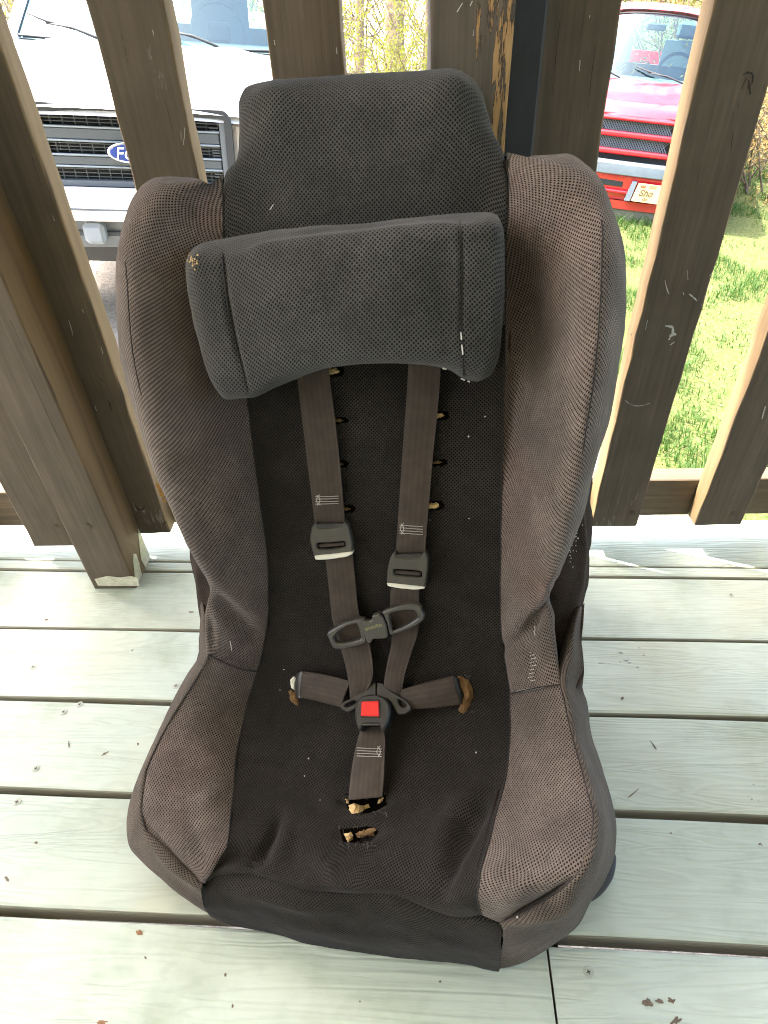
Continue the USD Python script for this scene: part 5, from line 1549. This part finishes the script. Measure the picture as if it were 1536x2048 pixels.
def script_word(word, width, slant=0.25, depth=.002):
    v, f = raw(meshkit.text_mesh(word, 1.0, .05, bold=True))
    v = v - [(v[:, 0].min() + v[:, 0].max()) / 2, (v[:, 1].min() + v[:, 1].max()) / 2, 0]
    s = width / np.ptp(v[:, 0])
    return np.stack([v[:, 0] * s + v[:, 1] * s * slant, -v[:, 2] / .05 * depth, v[:, 1] * s], 1), f


v, f = script_word('Ford', .14)
wt.part('badge_lettering', (v + [0, -.0615, 1.0], f), M['badge_white'], parent=bd)
# nose panels, headlamps, bumper, lower valance
wt.part('nose_panel', cat(box(-.95, -gw - .036, .02, .10, .86, 1.14, .02), box(gw + .036, .95, .02, .10, .86, 1.14, .02), box(-.93, .93, .03, .10, 1.1755, 1.19, .004)), M['paint_white'])
for s in (-1, 1):
    h = wt.part('headlamp', box(min(s * .565, s * .86), max(s * .565, s * .86), -.012, .05, .90, 1.13, .02), M['lamp_lens'])
    wt.part('lamp_frame', cat(box(s * .562 - .008, s * .562 + .008, -.014, .04, .895, 1.135)), M['grille_dark'], parent=h)
    wt.part('indicator', box(min(s * .86, s * .93), max(s * .86, s * .93), .0, .06, .92, 1.10, .01), M['lamp_amber'], parent=h)
bm = []
xs = np.linspace(-.99, .99, 31)
prof = [(.0, .835), (-.035, .832), (-.055, .815), (-.060, .775), (-.050, .742), (-.052, .738), (-.052, .690), (-.020, .672), (.03, .675)]
V = np.array([[(x, a + .16 * abs(x) ** 3 - .05, b) for a, b in prof] for x in xs]).reshape(-1, 3)
wt.part('bumper', (V, grid_faces(31, len(prof))[:, ::-1]), M['paint_white'], smooth=25)
wt.part('bumper_groove', box(-.62, .62, -.1045, -.09, .736, .7435), M['trim_grey'])
wt.part('lower_valance', cat(box(-.85, .85, -.03, .05, .52, .60, .015), box(-.85, .85, .0, .08, .60, .67)), M['trim_grey'])
for s in (-1, 1):
    wt.part('tow_hook', cat(box(s * .27 - .055, s * .27 + .055, -.09, .0, .555, .665, .02)), M['bumper_grey'])
wt.part('inspection_sticker', np_quad([(.02, 1.30 + .06 + .40, 1.62), (.16, 1.30 + .06 + .40, 1.62), (.16, 1.30 + .06 + .44, 1.69), (.02, 1.30 + .06 + .44, 1.69)]), M['paper'])

# red pickup, right behind the slats
PR = EYE + ray(1281, 228) * (5.6 / FPX)
psi2 = math.radians(-5.07 + 19)
Fm = hill_frame(PR, psi2)
org2 = PR - Fm[:3, 2] * 1.00 + Fm[:3, 1] * 0.03
rt = pickup('pickup_truck', 'red pickup truck with a pale yellow plate on its grey bumper', None, hill_frame(org2, psi2), M['paint_red'],
            dict(W=1.76, hood0=1.02, hood1=1.12, LH=1.12, wheel=.35, axle=.72, wb=2.9, belt=1.08, cab=1.45, L=4.8, roof=1.68, wy=.62, tw=.52, bw=.71, wipers=[(-.25, -.55), (.40, .02)], wheel_x=.34, bow=.16))
rt.part('nose_panel', cat(box(-.80, -.36, -.005, .10, .62, .985, .02), box(.36, .80, -.005, .10, .62, .985, .02), box(-.36, .36, .02, .10, .965, .985, .006)), M['paint_red'])
rt.part('grille_back', box(-.355, .355, .05, .07, .60, .97), M['grille_dark'])
for z0, z1 in ((.935, .968), (.80, .845), (.655, .70)):
    rt.part('grille_bar', box(-.36, .36, -.035, .04, z0, z1, .012), M['paint_red'])
hexw = []
for z0, z1 in ((.845, .935), (.70, .80)):
    b = []
    k = 0
    for x in np.arange(-.36, .36, .024):
        for s in (-1, 1):
            xe = x + s * (z1 - z0) * .8
            if -.36 < xe < .36:
                b.append(tube([(x, .02 + .004 * s, z0), (xe, .02 + .004 * s, z1)], .0045, 4))
    rt.part('grille_mesh', cat(*b), M['bumper_grey'], kind='stuff')
for s in (-1, 1):
    h = rt.part('headlamp', box(min(s * .40, s * .68), max(s * .40, s * .68), -.02, .05, .72, .93, .02), M['lamp_lens'])
    rt.part('indicator', box(min(s * .68, s * .78), max(s * .68, s * .78), .0, .08, .73, .92, .015), M['lamp_amber'], parent=h)
rt.part('bumper_gap', box(-.80, .80, .02, .08, .60, .66), M['grille_dark'])
xs = np.linspace(-.90, .90, 31)
prof = [(.02, .612), (-.05, .612), (-.075, .600), (-.080, .560), (-.078, .515), (-.06, .505), (.02, .505)]
V = np.array([[(x, a + .17 * abs(x) ** 2.6 - .07, b) for a, b in prof] for x in xs]).reshape(-1, 3)
rt.part('bumper', (V, grid_faces(31, len(prof))[:, ::-1]), M['bumper_grey'], smooth=25)
xs = np.linspace(-.86, .86, 31)
prof = [(.03, .503), (-.05, .502), (-.055, .470), (-.03, .30), (-.035, .285), (.03, .28)]
V = np.array([[(x, a + .17 * abs(x) ** 2.6 - .06, b) for a, b in prof] for x in xs]).reshape(-1, 3)
vp = rt.part('valance', (V, grid_faces(31, len(prof))[:, ::-1]), M['paint_red'], smooth=25)
rt.part('valance_opening', cat(box(-.30, .02, -.112, -.08, .40, .455, .004), box(-.72, -.45, -.085, -.04, .38, .45, .004)), M['grille_dark'], parent=vp)
rt.part('valance_ledge', box(-.34, .34, -.135, -.08, .345, .372, .008), M['paint_red'], parent=vp)
V = np.array([[(x, a + .17 * abs(x) ** 2.6 - .06, b) for a, b in [(.03, .278), (-.045, .277), (-.04, .200), (.02, .198)]] for x in xs]).reshape(-1, 3)
rt.part('valance', (V, grid_faces(31, 4)[:, ::-1]), M['paint_red_faded'], smooth=25)
V = np.array([[(x, a + .17 * abs(x) ** 2.6 - .05, b) for a, b in [(.03, .196), (-.035, .195), (-.03, .115), (-.045, .10), (.02, .098)]] for x in xs]).reshape(-1, 3)
rt.part('air_dam', (V, grid_faces(31, 5)[:, ::-1]), M['beige_dam'], smooth=25)
# plate in a grey bracket
pl = rt.part('plate_bracket', hexa([(a + .09, b, c) for a, b, c in [(-.02, -.17, .30), (.035, -.17, .30), (-.02, -.10, .30), (.035, -.10, .30), (.01, -.15, .47), (.055, -.15, .47), (.01, -.09, .47), (.055, -.09, .47)]]), M['bumper_grey'])
rt.part('plate', hexa([(a + .09, b, c) for a, b, c in [(.045, -.172, .305), (.345, -.172, .305), (.045, -.166, .305), (.345, -.166, .305), (.07, -.155, .465), (.37, -.155, .465), (.07, -.149, .465), (.37, -.149, .465)]]), M['plate_yellow'], parent=pl)


def on_plate(v, f, x, z, name, mt):
    """Lettering laid on the plate, which leans back a little."""
    q = v.copy()
    zz_ = q[:, 2] + z
    q[:, 0] += .09 + x + (zz_ - .305) / .16 * .025
    q[:, 1] = q[:, 1] * .5 - .1735 + (zz_ - .305) / .16 * .017
    q[:, 2] = zz_
    rt.part(name, (q, f), mt, parent=pl)


v, f = script_word('Sho', .125, .12)
on_plate(v, f, .155, .385, 'plate_lettering', M['plate_ink'])
on_plate(*script_word('ccc', .07, 0), .19, .443, 'plate_lettering', M['plate_red'])
a = cat(*[shift(box(x0, x1, -.002, 0, z0, z1), (0, 0, 0)) for x0, x1, z0, z1 in ((-.022, .022, -.012, .004), (-.022, -.012, .004, .012), (-.004, .004, .004, .016), (.012, .022, .004, .012))])
on_plate(*a, .10, .440, 'plate_picture', M['plate_red'])
on_plate(*script_word('ox', .045, .2), .165, .333, 'plate_lettering', M['plate_red'])

# ------------------------------------------------------------------ grass, brush and trees
def leaf_mat(name, c0, c1, c2, trans=0.45):
    return mat(name, {'g': ('geometry', {}), 'r': ('rgb_ramp', {'ramp': [(0.0, c0), (0.5, c1), (1.0, c2)]}),
                      'p': ('principled_bsdf', {'roughness': 0.6, 'specular_ior_level': 0.3}), 't': ('translucent_bsdf', {}), 'm': ('mix_closure', {'fac': trans})},
               [('g.random_per_island', 'r.fac'), ('r.color', 'p.base_color'), ('r.color', 't.color'), ('p.BSDF', 'm.closure1'), ('t.BSDF', 'm.closure2')], surface='m.closure')


M['grass'] = leaf_mat('grass_blades', (0.035, 0.085, 0.012), (0.080, 0.140, 0.030), (0.18, 0.18, 0.075), 0.35)
M['leaf_spring'] = leaf_mat('leaf_spring', (0.14, 0.16, 0.02), (0.24, 0.24, 0.04), (0.36, 0.31, 0.08), 0.45)
M['leaf_straw'] = leaf_mat('leaf_straw', (0.24, 0.17, 0.06), (0.34, 0.26, 0.10), (0.42, 0.35, 0.17), 0.3)
M['bark'] = plain('bark', (0.17, 0.125, 0.085), 0.95, noise=0.5, scale=14, bump=0.02)
M['twig'] = plain('twig', (0.12, 0.09, 0.06), 0.9, noise=0.3, scale=30)


def blades(P, h, w, lean, seed):
    r = np.random.default_rng(seed)
    n = len(P)
    th = r.random(n) * 2 * np.pi
    hh = h * (0.5 + r.random(n)); ww = w * (0.6 + 0.8 * r.random(n)); ll = lean * hh * (0.3 + r.random(n))
    s = np.stack([np.cos(th), np.sin(th), 0 * th], 1); l = np.stack([-np.sin(th), np.cos(th), 0 * th], 1)
    z = np.array([0, 0, 1.0])
    a, b = P - s * ww[:, None] / 2, P + s * ww[:, None] / 2
    mid = P + l * (ll * .35)[:, None] + z * (hh * .6)[:, None]
    c, d = mid + s * ww[:, None] * .38, mid - s * ww[:, None] * .38
    tip = P + l * ll[:, None] + z * hh[:, None]
    V = np.stack([a, b, c, d, tip], 1).reshape(-1, 3)
    k = np.arange(n)[:, None] * 5
    F = np.concatenate([k + [0, 1, 2], k + [0, 2, 3], k + [3, 2, 4]], 1).reshape(-1, 3)
    return V, F


r = np.random.default_rng(31)
N = 150000
x = r.uniform(0.5, 7.5, N); y = 1.25 + 9.5 * r.random(N) ** 1.4
dens = meshkit.fbm(np.stack([x * 1.9, y * 1.9, 0 * x], -1), 4, 12)
keep = (dens > 0.44 + 0.16 * r.random(N)) & (x > 0.95 - np.clip((y - 2.2) / 1.6, 0, 1) * 0.9 + 0.7 * (meshkit.noise(np.stack([x * 2, y * 2, 0 * x], -1), 5) - .5))
x, y = x[keep], y[keep]
hgt = 0.035 + 0.05 * np.clip((dens[keep] - .5) * 5, 0, 1)
V, F = blades(np.stack([x, y, ground_z(x, y) - 0.004], 1), hgt, 0.006, 0.9, 32)
single('grass', (V, F), M['grass'], label='short spring grass on the slope beside the red truck', category='grass', kind='stuff')


def leaves(P, size, seed):
    """Small folded leaves at the points P."""
    r = np.random.default_rng(seed)
    n = len(P)
    u = r.normal(size=(n, 3)); u /= np.linalg.norm(u, axis=1, keepdims=True)
    q = r.normal(size=(n, 3)); v = np.cross(u, q); v /= np.linalg.norm(v, axis=1, keepdims=True) + 1e-9
    w = np.cross(u, v)
    s = size * (0.6 + 0.8 * r.random(n))[:, None]
    V = np.stack([P - u * s, P + v * s * .42 + w * s * .12, P + u * s, P - v * s * .42 + w * s * .12], 1).reshape(-1, 3)
    k = np.arange(n)[:, None] * 4
    return V, np.concatenate([k + [0, 1, 2], k + [0, 2, 3]], 1).reshape(-1, 3)


def limb(p0, d, L, r0, depth, rg, out, tips, droop=0.0):
    n = 6
    pts = [np.array(p0, float)]
    d = np.array(d, float)
    for i in range(n):
        d = d + rg.normal(size=3) * 0.16 + np.array([0, 0, -droop]); d /= np.linalg.norm(d)
        pts.append(pts[-1] + d * L / n)
    out.append(tube(np.array(pts), np.linspace(r0, r0 * .55, n + 1), 6))
    if depth == 0:
        tips.extend(pts[2:])
        return
    for k in range(3 if depth > 1 else 4):
        i = rg.integers(2, n + 1)
        e = d + rg.normal(size=3) * 0.65; e /= np.linalg.norm(e)
        limb(pts[i], e, L * .62, r0 * .5, depth - 1, rg, out, tips, droop)
    tips.extend(pts[4:])


def shrub(name, px, py, dist, h, label, seed, mt, nl=2600, size=.022, stems=7, cat_='bush', grp=None, spread=.5):
    rg = np.random.default_rng(seed)
    d = ray(px, py); d = d / np.hypot(d[0], d[1])
    P = EYE + d * dist
    P[2] = float(ground_z(P[0], P[1])) - .03
    t = Thing(name, label, cat_, base=P, group=grp)
    out, tips = [], []
    for k in range(stems):
        a = rg.random() * 2 * np.pi
        e = np.array([math.cos(a) * spread, math.sin(a) * spread, 1.0]); e /= np.linalg.norm(e)
        limb(rg.normal(size=3) * [.12, .12, 0], e, h * .62, .010 + .006 * h * .3, 2, rg, out, tips)
    t.part('stems', cat(*out), M['twig'], smooth=True)
    tips = np.array(tips)
    Q = tips[rg.integers(0, len(tips), nl)] + rg.normal(size=(nl, 3)) * [.10, .10, .09]
    t.part('foliage', leaves(Q, size, seed + 1), mt)
    return t


def tree(name, px, dist, h, r0, label, seed, mt, nl=3000, size=.03, grp=None, lean=0.05):
    rg = np.random.default_rng(seed)
    d = ray(px, 60); d = d / np.hypot(d[0], d[1])
    P = EYE + d * dist
    P[2] = float(ground_z(P[0], P[1])) - .1
    t = Thing(name, label, 'tree', base=P, group=grp)
    n = 14
    zz_ = np.linspace(0, h, n)
    pts = np.stack([lean * zz_ + .06 * np.sin(zz_ * 1.1 + seed), .05 * np.cos(zz_ * .9 + seed), zz_], 1)
    rad = np.linspace(r0, r0 * .35, n); rad[0] *= 1.45; rad[1] *= 1.1
    v, f = tube(pts, rad, 14)
    v = v + (meshkit.noise(v * [14, 14, 3], seed)[:, None] - .5) * r0 * .35 * np.array([1, 1, 0])
    t.part('trunk', (v, f), M['bark'], smooth=50)
    out, tips = [], []
    for k in range(9):
        i = rg.integers(3, n - 1)
        a = rg.random() * 2 * np.pi
        e = np.array([math.cos(a), math.sin(a), .55]); e /= np.linalg.norm(e)
        limb(pts[i], e, h * .30, rad[i] * .38, 2, rg, out, tips)
    t.part('limbs', cat(*out), M['bark'], smooth=True)
    tips = np.array(tips)
    Q = tips[rg.integers(0, len(tips), nl)] + rg.normal(size=(nl, 3)) * .16
    t.part('crown', leaves(Q, size, seed + 1), mt)
    return t



tree('tree', 790, 12.5, 9.0, .17, 'thick bare trunk with small spring leaves seen just left of the peeling post', 401, M['leaf_spring'], lean=-.01)
tree('tree', 712, 15.0, 8.5, .085, 'slender young trunk next to the brown slat left of the gap over the head rest', 402, M['leaf_spring'], lean=.03)
tree('tree', 848, 14.0, 8.0, .07, 'thin grey trunk at the left edge of the peeling post', 403, M['leaf_spring'], lean=.02)
tree('tree', 40, 14.0, 8.0, .10, 'tree behind the white truck at the left corner', 404, M['leaf_spring'])
tree('tree', 1400, 15.5, 8.0, .10, 'tree with fresh leaves above the red truck roof', 405, M['leaf_straw'])
G4 = 'yellow green brush behind the trucks'
shrub('brush', 700, 60, 9.0, 1.9, 'leafy yellow-green brush at the left of the gap above the head rest', 411, M['leaf_spring'])
shrub('brush', 765, 60, 10.2, 1.7, 'low bright yellow-green brush at the foot of the thick trunk', 412, M['leaf_spring'])
shrub('brush', 835, 60, 8.8, 1.6, 'greener brush at the right of the gap beside the peeling post', 413, M['leaf_spring'])
shrub('brush', 660, 60, 11.5, 2.4, 'tall brush behind the slat left of the head rest', 414, M['leaf_spring'])
shrub('brush', 870, 60, 11.5, 2.4, 'tall brush behind the peeling post', 415, M['leaf_spring'])
shrub('brush', 60, 40, 9.5, 3.0, 'yellow brush above the white truck mirror at the left corner', 416, M['leaf_spring'])
shrub('brush', -60, 40, 10.5, 3.0, 'brush behind the white truck at the far left', 417, M['leaf_spring'])
shrub('brush', 1395, 60, 11.5, 2.8, 'pale yellow brush touching the windscreen corner of the red truck', 418, M['leaf_straw'])
shrub('brush', 1425, 80, 10.5, 2.4, 'pale yellow brush behind the slat right of the red truck', 419, M['leaf_straw'])
shrub('dry_brush', 1530, 200, 9.6, 1.5, 'dry straw coloured brush at the right edge behind the grass', 420, M['leaf_straw'], nl=2200)
shrub('dry_brush', 1480, 200, 10.4, 1.6, 'dry straw coloured brush right of the red truck behind the slat', 421, M['leaf_straw'], nl=2200)
shrub('dry_brush', 1580, 200, 9.0, 1.5, 'dry straw coloured brush beyond the right edge', 422, M['leaf_straw'], nl=2200)
THICK = ['hidden behind the white truck cab', 'behind the white truck windscreen', 'behind the slat over the left of the head rest', 'behind the far edge of the white truck', 'at the left of the gap above the head rest',
         'behind the thick trunk above the head rest', 'behind the peeling post', 'behind the dark upright strip', 'behind the slat right of the dark strip', 'left of the red truck cab', 'behind the red truck cab', 'at the roof corner of the red truck',
         'behind the slat right of the red truck', 'behind the dry brush at the right edge']
for k, (px, dist, h) in enumerate([(300, 17, 4), (480, 18, 4), (560, 19, 4.2), (640, 16, 4), (720, 18, 4.4), (800, 17, 4), (880, 18, 4.2), (980, 19, 4), (1100, 18, 4), (1220, 18, 4), (1320, 17, 4), (1380, 18.5, 4.2), (1440, 16, 4), (1540, 15, 3.6)]):
    shrub('thicket', px, 60, dist, h, 'tangled twigs and leaves ' + THICK[k], 440 + k, M['leaf_spring'] if k % 3 else M['leaf_straw'], nl=2600, size=.035, stems=9, cat_='thicket', grp='thickets of the woodland edge', spread=.8)
